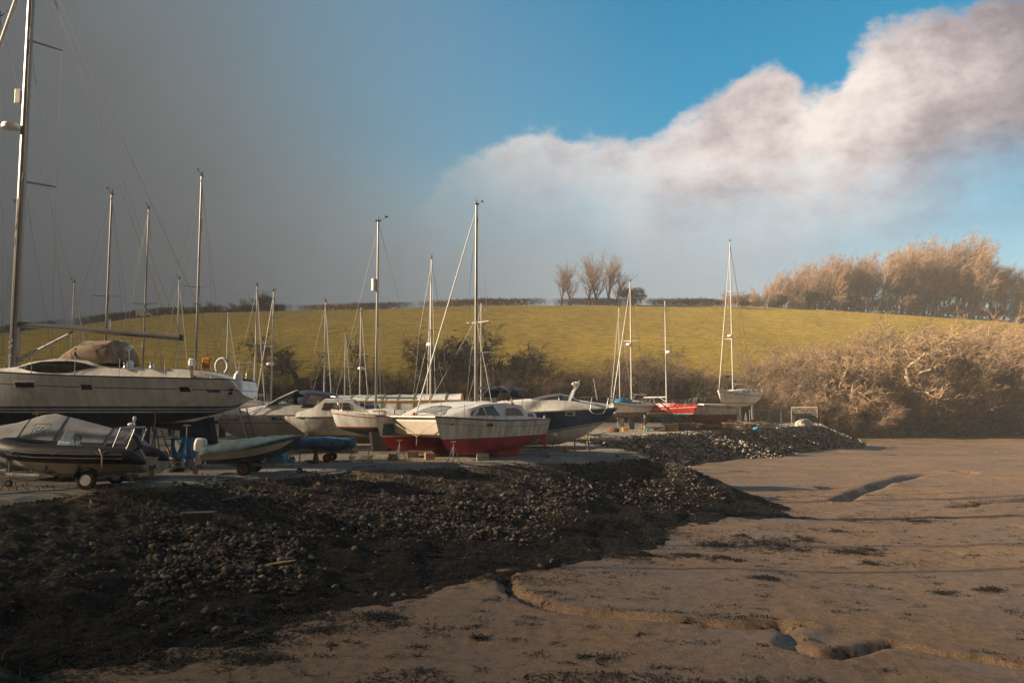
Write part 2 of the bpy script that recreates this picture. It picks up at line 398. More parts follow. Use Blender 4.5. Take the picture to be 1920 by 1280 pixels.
def f_field(t, b, p):
    mu = t.n('ShaderNodeMapping'); t.l(p, mu.inputs[0]); mu.inputs['Scale'].default_value = (.35, 1.2, 1); mu.inputs['Rotation'].default_value = (0, 0, .05)
    a = t.noise(p, .03, 5, .6); f = t.noise(mu.outputs[0], .9, 8, .7); g = t.noise(mu.outputs[0], 2.6, 5, .65)
    c = t.ramp(a, (.3, (.36, .255, .024)), (.7, (.45, .305, .034)))
    c = t.mix(t.m('MULTIPLY', t.ss(f, .46, .62), .9), c, (.15, .112, .018))
    c = t.mix(t.m('MULTIPLY', t.ss(g, .54, .64), .8), c, (.085, .06, .014))
    c = t.mix(t.m('MULTIPLY', t.ss(g, .42, .32), .45), c, (.46, .35, .10))
    t.l(c, b.inputs['Base Color']); b.inputs['Roughness'].default_value = .85; b.inputs['Specular IOR Level'].default_value = .2
    bump(t, b, t.m('ADD', f, t.m('MULTIPLY', g, .6)), 1, .9)
M_MUD = ground_mat('tidal_mud', f_mud); M_BANK = ground_mat('stony_bank', f_bank); M_YARD = ground_mat('yard_gravel', f_yard); M_FIELD = ground_mat('pasture', f_field)
M_EARTH = ground_mat('earth', lambda t, b, p: t.l(t.ramp(t.noise(p, .02, 4), (.3, (.12, .10, .03)), (.7, (.2, .16, .05))), b.inputs['Base Color']))
# ------------------------------------------------------------------ ground meshes
big = MB().add([(-4000, -4000, -1.6), (4000, -4000, -1.6), (4000, 4000, -1.6), (-4000, 4000, -1.6)], [(0, 1, 2, 3)]).build('ground', M_EARTH); tag(big, kind='structure')
X, Y = fan(5, 235, 620, -.95, 1.25, 520, 14)
o = grid_mesh('mud_flat', X, Y, h_mud(X, Y), M_MUD); tag(o, kind='structure')
X, Y = fan(6, 136, 560, -1.2, .75, 600, 14)
Zb = h_bank(X, Y); d_, _ = yard_dist(X, Y)
o = grid_mesh('embankment', X, Y, Zb, M_BANK, keep=(d_ > 0) & (Zb > -.35)); tag(o, kind='structure')
o = grid_mesh('yard', X, Y, Zb, M_YARD, keep=d_ <= .25); o.location.z = .012; tag(o, kind='structure')
xs = np.linspace(-300, 330, 420); ts = np.concatenate([np.linspace(-.02, 1.0, 130), np.linspace(1.05, 4.5, 24)])
T, X = np.meshgrid(ts, xs, indexing='ij'); Y = foot(X)+T*(crest(X)-foot(X))
o = grid_mesh('hill', X, Y, h_hill(X, Y), M_FIELD); tag(o, kind='structure')

# ------------------------------------------------------------------ stones
def base_stone(sub, seed):
    bm = bmesh.new(); bmesh.ops.create_icosphere(bm, subdivisions=sub, radius=1)
    v = np.array([q.co[:] for q in bm.verts]); f = np.array([[q.index for q in k.verts] for k in bm.faces]); bm.free()
    r = np.random.RandomState(seed)
    for _ in range(5):
        n = r.normal(size=3); n /= np.linalg.norm(n); c = .55+.3*r.rand(); d = v @ n; k = d > c; v[k] -= np.outer(d[k]-c, n)
    v += r.normal(size=v.shape)*.05
    return v, f
M_STONE = []
for i, c in enumerate(((.090, .068, .052), (.044, .034, .027), (.14, .112, .088))):
    M_STONE.append(mat('stone_%s' % ('brown', 'dark', 'pale')[i], c, .85, var=.45, scale=3, bump=.6, bscale=9))
N = 190000
r = np.random.RandomState(5)
ys = np.exp(r.uniform(np.log(14), np.log(110), N)); xs = r.uniform(-.72, .62, N)*(ys+2)
hb = h_bank(xs, ys); d_, W_ = yard_dist(xs, ys)
second = (ys > 47)
patch = vnoise(xs, ys, 4, 41, 3)
zone = (hb+(patch-.5)*2.2)/2.5
pr = np.where(second, np.where((zone > .12) & (zone < 1.1), .9, .1), np.clip(1.25*np.exp(-((zone-.62)/.20)**2), .03, 1))
pr *= 1-.9*smooth01((-.42-xs/ys)/.06)*smooth01((27-ys)/2)
ok = (d_ > -.15) & (d_ < W_*1.15) & (hb > -.05) & (r.rand(N) < pr)
xs, ys, hb = xs[ok], ys[ok], hb[ok]
size = np.clip(r.lognormal(np.log(.045), .48, len(xs)), .024, .125)
size *= np.where(ys > 60, 1.35, 1)
k = r.permutation(len(xs))[:34000]; xs, ys, hb, size = xs[k], ys[k], hb[k], size[k]
y2 = r.uniform(57, 112, 60000); x2 = r.uniform(0, 52, 60000); h2 = h_bank(x2, y2); d2, w2 = yard_dist(x2, y2)
k = np.where((d2 > -.1) & (d2 < w2*1.15) & (h2 > -.1) & (r.rand(60000) < np.where(h2 > .5, .95, .6)))[0][:7000]
xs, ys, hb, size = np.concatenate([xs, x2[k]]), np.concatenate([ys, y2[k]]), np.concatenate([hb, h2[k]]), np.concatenate([size, np.clip(r.lognormal(np.log(.11), .4, len(k)), .06, .28)])
print('stones', len(xs))
order = np.argsort(-size/ys); big300 = order[:300]; rest = order[300:]
sm = []
for i in range(6):
    v, f = base_stone(2, i); sm.append((v*np.array([1, .8, .6]), f))
protos = []
for i in range(9):
    v, f = sm[i % 6]; me = bpy.data.meshes.new('bank_stone'); me.from_pydata(v.tolist(), [], f.tolist()); me.materials.append(M_STONE[i % 3])
    me.polygons.foreach_set('use_smooth', [True]*len(me.polygons)); me.set_sharp_from_angle(angle=radians(35)); protos.append(me)
for q in big300:
    o = bpy.data.objects.new('bank_stone', protos[r.randint(9)]); COL.objects.link(o)
    o.location = (xs[q], ys[q], hb[q]+size[q]*.25); s = size[q]; o.scale = (s, s, s); o.rotation_euler = (r.normal()*.35, r.normal()*.35, r.rand()*6.3)
    tag(o, 'rounded grey brown stone lying in the rubble of the embankment', 'stone', 'loose stones on the embankment')
def stuff_stones(name, ids):
    V, F, MI = [], [], []; b = 0
    lowp = [base_stone(1, 20+i) for i in range(8)]
    for q in ids:
        v, f = lowp[r.randint(8)]; s = size[q]; a = r.rand()*6.3; ca, sa = cos(a), sin(a); tl = r.normal()*.4
        v = v*np.array([1, .8, .6])*s; v = v @ np.array([[ca, sa, 0], [-sa, ca, 0], [0, 0, 1]]); v[:, 2] += v[:, 0]*tl
        V.append(v+np.array([xs[q], ys[q], hb[q]+s*.2])); F.append(f+b); MI += [3 if (ys[q] > 50 and r.rand() < .6) else r.randint(3)]*len(f); b += len(v)
    V = np.concatenate(V); F = np.concatenate(F)
    me = bpy.data.meshes.new(name); me.from_pydata(V.tolist(), [], F.tolist())
    for x in M_STONE+[mat('stone_pale_sunlit', (.42, .36, .29), .85, var=.4, scale=3)]: me.materials.append(x)  # pale far-bank stones, with sunlit brightness also put into the colour
    me.polygons.foreach_set('material_index', MI); o = bpy.data.objects.new(name, me); COL.objects.link(o); return o
tag(stuff_stones('rubble', rest), 'grey and brown rubble stones covering the embankment slope', 'rubble', kind='stuff')

# ------------------------------------------------------------------ seaweed, dry grass (uncountable)
def blades(name, m, px, py, pz, ln, wd, up, seed=1, lean=.6):
    r = np.random.RandomState(seed); n = len(px); a = r.rand(n)*2*pi
    dx, dy = np.cos(a), np.sin(a); L = ln*(.5+r.rand(n)); wv = wd*(.6+.8*r.rand(n)); u = up*(.3+r.rand(n)); le = lean
    b0 = np.stack([px-dy*wv, py+dx*wv, pz], -1); b1 = np.stack([px+dy*wv, py-dx*wv, pz], -1)
    m0 = np.stack([px+dx*L*.5*le-dy*wv*.8, py+dy*L*.5*le+dx*wv*.8, pz+u*L*.8], -1); m1 = np.stack([px+dx*L*.5*le+dy*wv*.8, py+dy*L*.5*le-dx*wv*.8, pz+u*L*.8], -1)
    tp = np.stack([px+dx*L*le, py+dy*L*le, pz+u*L*(1.0 if up > .5 else .3)], -1)
    V = np.stack([b0, b1, m1, m0, tp], 1).reshape(-1, 3); i = np.arange(n)*5
    me = bpy.data.meshes.new(name); me.vertices.add(len(V)); me.vertices.foreach_set('co', V.ravel())
    q = np.stack([i, i+1, i+2, i+3, i+3, i+2, i+4], -1).ravel(); me.loops.add(len(q)); me.loops.foreach_set('vertex_index', q)
    ls = np.stack([np.arange(n)*7, np.arange(n)*7+4], -1).ravel(); me.polygons.add(len(ls)); me.polygons.foreach_set('loop_start', ls)
    me.update(calc_edges=True); me.validate(); me.materials.append(m); o = bpy.data.objects.new(name, me); COL.objects.link(o); return o
M_WEED = mat('seaweed', (.030, .022, .012), .7, var=.5, scale=1.5, spec=.25); M_DRY = mat('dead_grass', (.23, .165, .085), .9, var=.45, scale=1.2)
r = np.random.RandomState(9)
N = 120000; ys = np.exp(r.uniform(np.log(12), np.log(75), N)); xs = r.uniform(-.75, .62, N)*(ys+2)
hb = h_bank(xs, ys); hm = h_mud(xs, ys); d_, W_ = yard_dist(xs, ys); pt = vnoise(xs, ys, 3, 51, 4)
z = np.maximum(hb, hm)
low = (d_ > 0) & (hb > hm) & (hb+(pt-.5)*2.2 < 1.15)
k = np.where(low & (r.rand(N) < .8))[0]
# patches on the mud, thinning away from the toe
e = d_-W_
pm = vnoise(xs*.55, ys*1.3, 1.5, 52, 3)
mp = (hm >= hb-.02) & (e > -1) & (e < 16) & (pm > .60+.010*np.clip(e, 0, 30)) & (r.rand(N) < .9)
CLUMPS = [(1150, 1045, .9), (1215, 1042, .8), (1290, 1035, .5), (1430, 1010, 1.2), (1480, 1018, .9), (1500, 1002, .7), (1405, 1000, .7), (1560, 985, .6), (1600, 1020, .9), (1640, 1040, .4), (1720, 965, .7), (1435, 1080, .45), (1450, 1165, .3), (715, 1163, .55), (600, 1185, .3), (500, 1240, .5), (1100, 1238, .42), (1030, 1200, .3), (1345, 1015, .8), (1360, 1040, .6), (1855, 1080, .35), (1770, 1085, .3), (560, 1160, 1.1), (840, 1095, .9), (930, 1090, .5), (1510, 965, .6), (1240, 1000, 1), (1180, 1005, 1.2), (1820, 945, .3), (1000, 1135, .25), (1300, 1165, .2), (450, 1200, 1.2), (350, 1250, 1), (640, 1210, .3), (900, 1196, .18), (1190, 1190, .15), (1640, 1015, .4), (1090, 1125, .3)]
cx, cy = [], []
for a, b, s in CLUMPS:
    c = G(a, b, 0); n = int(900*s); cx.append(c.x+r.normal(size=n)*s*.55); cy.append(c.y+r.normal(size=n)*s*.38)
cx, cy = np.concatenate(cx), np.concatenate(cy); kk = vnoise(cx, cy, .5, 53, 3) > .42; cx, cy = cx[kk], cy[kk]
cz = np.maximum(h_mud(cx, cy), h_bank(cx, cy))
m_ = np.where(mp)[0]
o = blades('seaweed', M_WEED, np.concatenate([xs[k], xs[m_], cx]), np.concatenate([ys[k], ys[m_], cy]), np.concatenate([z[k], z[m_], cz])-.01, .26, .016, .20, 2)
tag(o, 'dark bladder seaweed strewn over the lower bank and the mud', 'seaweed', kind='stuff')
k2 = 420; ex = r.uniform(-4, 26, k2); ey = np.exp(r.uniform(np.log(13.5), np.log(48), k2)); ok = (yard_dist(ex, ey)[0] > 9); ex, ey = ex[ok], ey[ok]
EX = np.repeat(ex, 28)+r.normal(size=len(ex)*28)*.16; EY = np.repeat(ey, 28)+r.normal(size=len(ex)*28)*.09
o = blades('weed_scraps', M_WEED, EX, EY, np.maximum(h_mud(EX, EY), h_bank(EX, EY))-.005, .15, .012, .25, 12)
tag(o, 'small scraps of dark weed scattered over the open mud', 'seaweed', kind='stuff')
# dead grass: along the top of the bank and on the near left shoulder
N = 60000; ys = np.exp(r.uniform(np.log(11.5), np.log(60), N)); xs = r.uniform(-.8, .5, N)*(ys+2)
hb = h_bank(xs, ys); d_, W_ = yard_dist(xs, ys); pt = vnoise(xs, ys, 2.2, 55, 3)
qn = -6.4-(ys-13)*1.5-xs
top = (d_ > .1) & (hb > 1.75) & (hb < 2.6) & (pt > .50) & (r.rand(N) < np.where((xs < -9), .9, .35))
nb = (qn > 0) & (ys < 19) & (pt > .44) & (r.rand(N) < .8)
k = np.where(top | nb)[0]
o = blades('dead_grass', M_DRY, xs[k], ys[k], hb[k]-.01, .26, .010, .9, 4, .5)
tag(o, 'tufts of dead straw coloured grass along the top of the bank', 'grass', kind='stuff')

N = 40000; ys = np.exp(r.uniform(np.log(20), np.log(95), N)); xs = r.uniform(-.7, .5, N)*ys
d_, W_ = yard_dist(xs, ys); k = np.where((d_ < 0) & (d_ > -14) & (vnoise(xs*.6, ys*1.4, 1.6, 57, 3) > .62-.06*np.exp(d_)))[0]
o = blades('yard_weeds', mat('yard_weeds', (.13, .10, .045), .9, var=.5, scale=1), xs[k], ys[k], 2.5+0*xs[k], .13, .010, .7, 14, .6)
tag(o, 'low dead weeds and tufts growing through the gravel of the yard', 'weeds', kind='stuff')
# ------------------------------------------------------------------ trees
M_BARK = mat('bark', (.16, .115, .078), .9, var=.4, scale=3); M_PALE = mat('lichen_bark', (.52, .41, .28), .9, var=.35, scale=3)
M_TWIG = mat('twigs', (.32, .205, .13), .9, var=.35, scale=.5); M_TWIGB = mat('buff_twigs', (.31, .205, .115), .9, var=.5, scale=.45)
M_TWIGD = mat('dark_twigs', (.11, .080, .050), .9, var=.4, scale=.6)
M_IVY = mat('ivy', (.045, .048, .014), .6, var=.5, scale=1); M_GORSE = mat('gorse', (.20, .12, .012), .8, var=.8, scale=1.2, col2=(.05, .05, .015))
def grow(T, C, p, d, L, r, lev, q, R):
    seg = (6, 5, 4, 3, 2)[lev]; path = [p.copy()]; d = d.normalized(); g = q['gnarl']*(1 if lev else .45); pos = p.copy()
    for i in range(seg):
        d = (d+Vector((R.gauss(0, g), R.gauss(0, g), R.gauss(0, g)))+Vector((q['lean'][0], q['lean'][1], q['up']))*(.16 if lev else .05)).normalized()
        pos = pos+d*(L/seg); path.append(pos.copy())
    last = lev == q['max']
    rr = [r*(1-.72*i/seg) for i in range(seg+1)]
    (T if lev <= 1 else C).tube(path, rr, (7, 5, 4, 3, 3)[lev], 0, caps=False)
    if not last:
        n = q['n'][lev]
        for k in range(n):
            t = q['start'][lev]+(1-q['start'][lev])*(k+R.random())/n; f = t*seg; i = min(int(f), seg-1)
            bp = path[i].lerp(path[i+1], f-i); ax = (path[i+1]-path[i]).normalized()
            side = Matrix.Rotation(R.uniform(0, 6.28), 3, ax) @ ax.orthogonal().normalized()
            an = radians(R.uniform(*q['ang'])); nd = ax*cos(an)+side*sin(an)
            grow(T, C, bp, nd, L*q['ratio'][lev]*R.uniform(.7, 1.15)*(1-.35*t if lev == 0 else 1), max(.014, r*(1-.6*t)*.6), lev+1, q, R)
    if lev >= q['max']-1:
        for k in range(q['tw'] if last else q['tw']//2):
            t = R.uniform(.15, 1); f = t*seg; i = min(int(f), seg-1); bp = path[i].lerp(path[i+1], f-i)
            nd = (d*R.uniform(.5, 1.2)+Vector((R.gauss(0, .7), R.gauss(0, .7), R.gauss(0, .7)+q['up']*.8))+Vector((*q['lean'], 0))).normalized()
            tl = q['twl']*R.uniform(.5, 1.3); wv = nd.cross(Vector((R.gauss(0, 1), R.gauss(0, 1), R.gauss(0, 1)))).normalized()*q['tww']
            C.add([bp-wv, bp+wv, bp+nd*tl*.6+wv*.7+Vector((0, 0, .03*tl)), bp+nd*tl], [(0, 1, 2, 3)])
PH = {}
def make_tree(name, seed, H, q, bark, twig, stems=1, ivy=0, spread=.2):
    R = random.Random(seed); T, C = MB(), MB()
    for s in range(stems):
        a = R.uniform(0, 6.28); k = spread*R.uniform(.4, 1) if stems > 1 else .05
        d = Vector((cos(a)*k+q['lean'][0]*.3, sin(a)*k, 1)); b = Vector((cos(a)*.08*H*k*3, sin(a)*.08*H*k*3, -.3))
        grow(T, C, b, d, H*q['trunk']*R.uniform(.8, 1.1), H*q['r']/sqrt(stems), 0, q, R)
    zz = sorted(v[2] for v in C.v); root = empty(name); PH[root.name] = zz[int(len(zz)*.985)]
    T.build('trunk', bark, root, smooth=True, fix=False); C.build('crown', twig, root, fix=False)
    if ivy:
        I = MB()
        for i in range(ivy):
            t = R.random(); v = T.v[R.randrange(len(T.v))]; p = Vector(v)+Vector((R.gauss(0, .35), R.gauss(0, .35), R.gauss(0, .35)))
            if p.z > H*.72 or p.z < 0: continue
            leaf(I, p, .22, R)
        I.build('ivy', M_IVY, root, fix=False)
    return root
def leaf(mb, p, s, R):
    n = Vector((R.gauss(0, 1), R.gauss(0, 1), R.gauss(0, 1)+.6)).normalized(); a = n.orthogonal().normalized()*s*R.uniform(.5, 1.1); b = n.cross(a)*R.uniform(.5, .9)
    mb.add([p-a, p-b, p+a, p+b], [(0, 1, 2, 3)])
def make_bush(name, seed, H, Wd, n, m, s):
    R = random.Random(seed); B = MB(); root = empty(name); T = MB()
    lob = [(Vector((R.uniform(-.6, .6)*Wd, R.uniform(-.5, .5)*Wd, H*R.uniform(.25, .75))), R.uniform(.25, .5)) for _ in range(9)]
    for i in range(n):
        c, rr = R.choice(lob); v = Vector((R.gauss(0, 1), R.gauss(0, 1), R.gauss(0, 1))).normalized()*R.uniform(.55, 1.05)
        p = c+Vector((v.x*Wd*rr, v.y*Wd*rr, v.z*H*rr*.8))
        if p.z > -.1: leaf(B, p, s, R)
    for c, rr in lob: T.tube([(c.x*.2, c.y*.2, -.2), (c.x*.6, c.y*.6, c.z*.5), c], [.06, .04, .015], 4)
    T.build('trunk', M_BARK, root, fix=False); B.build('crown', m, root, fix=False)
    return root
QT = dict(gnarl=.14, lean=(.35, 0), up=.62, max=3, n=(10, 6, 5), start=(.15, .2, .15), ang=(20, 50), ratio=(.72, .54, .46), trunk=.64, r=.019, tw=8, twl=1.0, tww=.009)
QF = dict(QT, gnarl=.11, lean=(.16, 0), up=.75, n=(12, 7, 4), start=(.14, .12, .2), ang=(14, 38), ratio=(.74, .55, .45), tw=6, twl=.8, tww=.008, r=.021)
QO = dict(gnarl=.30, lean=(.15, 0), up=.18, max=3, n=(8, 6, 6), start=(.22, .2, .1), ang=(40, 80), ratio=(.75, .55, .42), trunk=.60, r=.042, tw=12, twl=.55, tww=.012)
QS = dict(gnarl=.20, lean=(.28, 0), up=.36, max=2, n=(10, 9), start=(.12, .08), ang=(25, 68), ratio=(.52, .44), trunk=.85, r=.024, tw=9, twl=.7, tww=.008)
tall = [make_tree('bare_tree', 100+i, 14, dict(QT, lean=(.30+.1*(i % 3), 0)), M_BARK, M_TWIG, stems=1+(i % 2), ivy=500 if i in (1, 3) else 0, spread=.25) for i in range(5)]
fans = [make_tree('upright_bare_tree', 150+i, 14, dict(QF, lean=(.22-.1*i, 0)), M_BARK, M_TWIG, stems=1, spread=.1) for i in range(3)]
oaks = [make_tree('oak_tree', 200+i, 9, QO, (M_BARK, M_PALE, M_BARK)[i], (M_TWIGD, M_TWIGB, M_TWIGD)[i], ivy=(450, 0, 0)[i]) for i in range(3)]
scrub = [make_tree('thicket', 300+i, 8, QS, (M_BARK if i == 3 else M_PALE), (M_TWIGB, M_TWIGB, M_TWIG, M_TWIGD, M_TWIGB)[i], stems=6, ivy=(0, 350, 0, 500, 0)[i], spread=.75) for i in range(5)]
ever = [make_bush('evergreen_bush', 400+i, 4, 4, 2600, M_IVY, .2) for i in range(2)]
gors = make_bush('gorse_bush', 420, 2.2, 3.2, 1400, M_GORSE, .16)
used = set()
def plant(proto, px, Y, ytop, H0, label, cat, group=None, rz=None, wx=1.0, base=None):
    first = proto.name not in used
    o = proto if first else copy_tree(proto); used.add(proto.name)
    p = P(px, 700, Y); z = hgt(p.x, Y) if base is None else base
    H = P(px, ytop, Y).z-z; s = max(.15, H/PH.get(proto.name, H0))
    o.location = (p.x, Y, z-.1); o.scale = (s*wx, s*wx, s); o.rotation_euler = (0, 0, random.uniform(-.5, .5) if rz is None else rz)
    return tag(o, label, cat, group)
R = random.Random(3)
# the wood on the crest at the right
TOPW = [(1370, 560), (1400, 556), (1420, 545), (1450, 512), (1500, 490), (1600, 474), (1680, 468), (1720, 455), (1760, 447), (1810, 450), (1845, 480), (1880, 512), (1900, 505), (1930, 495), (1990, 500)]
for k in range(84):
    px = 1395+k*7.4+R.uniform(-3, 3); x0 = (px-960)/1500*250; Y = float(crest(x0))+R.uniform(2, 24)
    yt = float(np.interp(px, [a for a, b in TOPW], [b for a, b in TOPW]))+R.choice((0, 2, 5, 12, 20, 30))
    plant(R.choice(tall+fans), px, Y, yt, 13.2, 'bare winter tree in the wood along the crest of the hill', 'tree', 'trees of the wood on the crest', wx=.9)
for k in range(60):
    px = 1390+k*9.6+R.uniform(-6, 6); x0 = (px-960)/1500*250; Y = float(crest(x0))+R.uniform(1, 6); p = P(px, 590, Y); z = hgt(p.x, Y)
    plant(scrub[(0, 2, 4, 1)[k % 4]] if k % 7 else ever[k % 2], px, Y, 760-(z+R.uniform(2.5, 7)-5)/Y*1500, 8 if k % 7 else 4.5, 'low undergrowth bush at the foot of the wood on the crest', 'bush', 'undergrowth of the crest wood')
# the clump of lone trees on the skyline
for px, yt, i, lab in ((1052, 500, 0, 'leftmost bare tree of the skyline clump, leaning and low on its left side'), (1072, 497, 2, 'bare tree standing second in the left pair of the skyline clump'), (1107, 486, 4, 'slender bare tree beside the gap in the skyline clump'),
                       (1122, 482, 2, 'bare upright tree in the middle of the skyline clump'), (1140, 477, 0, 'tallest wide crowned bare tree of the skyline clump'), (1160, 505, 4, 'small leaning bare tree at the right end of the skyline clump')):
    plant(fans[(0, 1, 2)[i % 3]], px, 243, yt-3, 13.5, lab, 'tree', wx=1.15, rz=i*1.3)
plant(ever[0], 1186, 244, 536, 4.5, 'small dark evergreen at the right of the skyline clump', 'bush')
plant(scrub[0], 1372, 244, 545, 8, 'wind bent bush on the skyline behind the tall lone mast', 'bush')
for px, yt in ((345, 571), (376, 566), (400, 566), (440, 568), (462, 562), (485, 548), (512, 572)):
    plant(oaks[0 if px > 470 else 2], px, 246, yt, 7.5, 'small bent bare tree above the gorse on the left skyline', 'tree', 'stunted trees on the left skyline')
for k, px in enumerate((290, 305, 320, 335, 352, 420, 440, 458, 505, 518)):
    plant(gors, px, 243, 572+R.uniform(0, 7), 2.5, 'yellow flowering gorse bush by the hedge on the left skyline', 'bush', 'gorse on the left skyline')
# hedge along the crest
def hedge(name, px0, px1, hh, lab, seed, Yoff=1.5, n=9000, m=M_TWIG):
    r = np.random.RandomState(seed); px = r.uniform(px0, px1, n); x = (px-960)/1500*242; y = crest(x)+Yoff+r.normal(size=n)*.5
    z = h_hill(x, y)+r.rand(n)**.8*hh*(.8+.4*vnoise(x, y, 6, seed)); o = blades(name, m, x, y, z, .75, .05, .8, seed, .6); return tag(o, lab, 'hedge')
hedge('hedge', 520, 1030, 1.9, 'long clipped brown hedge on the skyline left of the lone trees', 61, n=14000)
hedge('hedge', 1030, 1420, 2.0, 'long clipped brown hedge on the skyline right of the lone trees', 62, n=12000)
hedge('hedge', -120, 300, 2.2, 'dark overgrown hedge falling away along the left skyline', 63, n=10000, m=M_TWIGD)
hedge('hedge', 300, 530, 1.8, 'ragged dark hedge under the stunted trees on the left skyline', 64, n=6000, m=M_TWIGD)
# fence posts on the crest
f = MB(); froot = empty('post_fence', (0, 241, 30)); tag(froot, 'post and wire fence in front of the skyline hedge', 'fence')
for px in range(560, 1420, 24):
    x = (px-960)/1500*241; y = float(crest(x))-.6; z = hgt(x, y)
    MB().box((x, y-241, z+.5-30), (.16, .16, 1.2)).build('post', M_PALE, froot)
f.tube([((px-960)/1500*241, float(crest((px-960)/1500*241))-.6-241, hgt((px-960)/1500*241, float(crest((px-960)/1500*241))-.6)+.95-30) for px in range(560, 1420, 24)], .02, 3); f.build('wire', M_BARK, froot)
# scrub along the foot of the field
TOPS = [(470, 712), (560, 700), (660, 705), (760, 700), (880, 690), (950, 690), (1050, 690), (1130, 695), (1180, 672), (1240, 668), (1300, 690), (1340, 700)]
for k in range(64):
    px = 455+k*14.2+R.uniform(-7, 7); Y = float(foot((px-960)/1500*126))+R.uniform(1, 8)
    yt = float(np.interp(px, [a for a, b in TOPS], [b for a, b in TOPS]))+R.uniform(-4, 16)
    plant(scrub[k % 5] if k % 4 else scrub[3], px, Y, yt, 7.6, 'tangled leafless thicket at the foot of the field behind the boatyard', 'bush', 'thicket behind the boatyard', wx=1.15)
for px, yt, i, lab, ww in ((575, 637, 2, 'gnarled wide bare oak standing before the field at the left', 1.25), (868, 618, 0, 'ivy clad bare tree behind the tall mast at the centre', 1.0), (820, 640, 2, 'thin bare tree just left of the ivy clad tree', .9), (962, 652, 0, 'twisted oak with ivied trunk right of the tall centre mast', 1.1),
                       (1012, 660, 2, 'twisted small oak leaning at the end of the centre thicket', 1.0), (688, 640, 2, 'crooked slim dead tree left of the white marquee of masts', .45)):
    plant(oaks[i], px, 127, yt, 7.6, lab.replace('left of the white marquee of masts', 'between two masts at the left'), 'tree', wx=ww)
for k, (px, yt) in enumerate(((1180, 676), (1215, 668), (1240, 672))):
    plant(scrub[3], px, 119, yt, 7.6, 'dense rust brown thicket mound behind the masts of the far boats', 'bush', 'rust brown thicket mounds', wx=1.2)
# big scrub on the bank at the right
TOPR = [(1300, 700), (1380, 672), (1450, 650), (1500, 640), (1600, 626), (1680, 612), (1760, 592), (1830, 618), (1870, 660), (1900, 660), (1960, 630), (2050, 640)]
for row, (dy, n, lo_) in enumerate(((1.5, 30, 92), (7, 30, 52), (14, 27, 22), (22, 24, 4))):
    for k in range(n):
        px = 1330+k*(640/n)+R.uniform(-8, 8); Y = float(foot((px-960)/1500*138))+dy+R.uniform(-1, 2.5)
        if row == 3 and px < 1400: continue
        yt = float(np.interp(px, [a for a, b in TOPR], [b for a, b in TOPR]))+lo_+R.uniform(-14, 26)
        plant(scrub[R.randrange(5)], px, Y, yt, 7.6, 'tangled bare scrub tree on the wooded bank right of the boatyard', 'tree', 'scrub on the right bank', wx=1.15)
for px, yt, dy, rz, lab in ((1705, 640, .2, .2, 'pale twisted oak at the water edge in the middle of the right bank'), (1745, 625, 3, 2.2, 'pale forked oak behind the twisted one on the right bank'), (1600, 680, .5, 1.2, 'low pale oak spreading at the left of the wooded right bank'), (1800, 650, 2, 4.2, 'pale oak with long low limbs near the right edge'), (1895, 655, .5, .9, 'pale leaning oak at the far right edge of the bank'), (1650, 660, 4, 3, 'pale slender oak left of the twisted oak on the right bank')):
    x = (px-960)/1500*138; plant(oaks[1], px, float(foot(x))+dy, yt, 7.4, lab, 'tree', rz=rz, wx=1.15)
for k in range(13):
    px = 1560+k*29+R.uniform(-9, 9); x = (px-960)/1500*138
    plant(oaks[1], px, float(foot(x))+R.uniform(.2, 3.5), R.uniform(655, 725), 7.4, 'pale limbed bare oak at the shore end of the right bank scrub', 'tree', 'pale shore oaks', rz=R.uniform(0, 6.2), wx=R.uniform(.9, 1.3))
for k in range(24):
    px = 1545+k*16.5+R.uniform(-7, 7); x = (px-960)/1500*136
    plant(scrub[R.randrange(5)], px, float(foot(x))+R.uniform(-.6, 1), R.uniform(738, 780), 7.6, 'low overhanging thicket along the shore of the right bank', 'bush', 'shore thickets', wx=1.35)
for k in range(11):
    px = 1550+k*38; x = (px-960)/1500*134; Y = float(foot(x))+R.uniform(-.3, 3)
    plant(ever[k % 2], px, Y, R.uniform(752, 782), 4.4, 'dark evergreen bush low under the scrub of the right bank', 'bush', 'evergreen undergrowth on the right bank')
# ------------------------------------------------------------------ boat library
GW = mat('white_gelcoat', (.74, .72, .68), .28, var=.17, scale=3.5, stretch=(1, 1, .12)); GC = mat('cream_gelcoat', (.66, .58, .47), .4, var=.14, scale=1.2)
GO = mat('old_white_paint', (.62, .59, .54), .6, var=.30, scale=4, stretch=(1, 1, .14)); NAVY = mat('navy_paint', (.040, .100, .215), .35, var=.3)
NAVYA = mat('navy_antifouling', (.012, .020, .040), .75, var=.45, scale=2); BLUEA = mat('blue_antifouling', (.016, .050, .115), .75, var=.4, scale=2)
REDA = mat('red_antifouling', (.36, .022, .030), .7, var=.35, scale=1.8, stretch=(1, 1, .5)); RED = mat('red_paint', (.40, .030, .024), .4, var=.25)
TEAL = mat('teal_antifouling', (.035, .135, .165), .75, var=.45, scale=2); BROWNA = mat('brown_antifouling', (.21, .062, .032), .8, var=.4, scale=2)
GREYA = mat('grey_antifouling', (.15, .14, .125), .8, var=.4, scale=2); BLACKA = mat('black_antifouling', (.012, .012, .013), .75, var=.4, scale=2)
MAROON = mat('maroon_stripe', (.14, .03, .03), .4); GLASS = mat('smoked_glass', (.012, .011, .011), .08, var=.1, spec=.8); GLB = mat('brown_glass', (.085, .055, .040), .12, var=.3, spec=.8)
ALU = mat('mast_aluminium', (.27, .25, .235), .35, metal=.6, var=.12, scale=1, stretch=(1, 1, .1)); WHM = mat('white_mast', (.46, .445, .43), .4, var=.12, scale=1)
SS = mat('stainless', (.62, .60, .58), .25, metal=.9, var=.1); WIRE = mat('rigging_wire', (.12, .115, .11), .5, metal=.3); FURL = mat('furled_sail', (.68, .65, .60), .8, var=.15, scale=6)
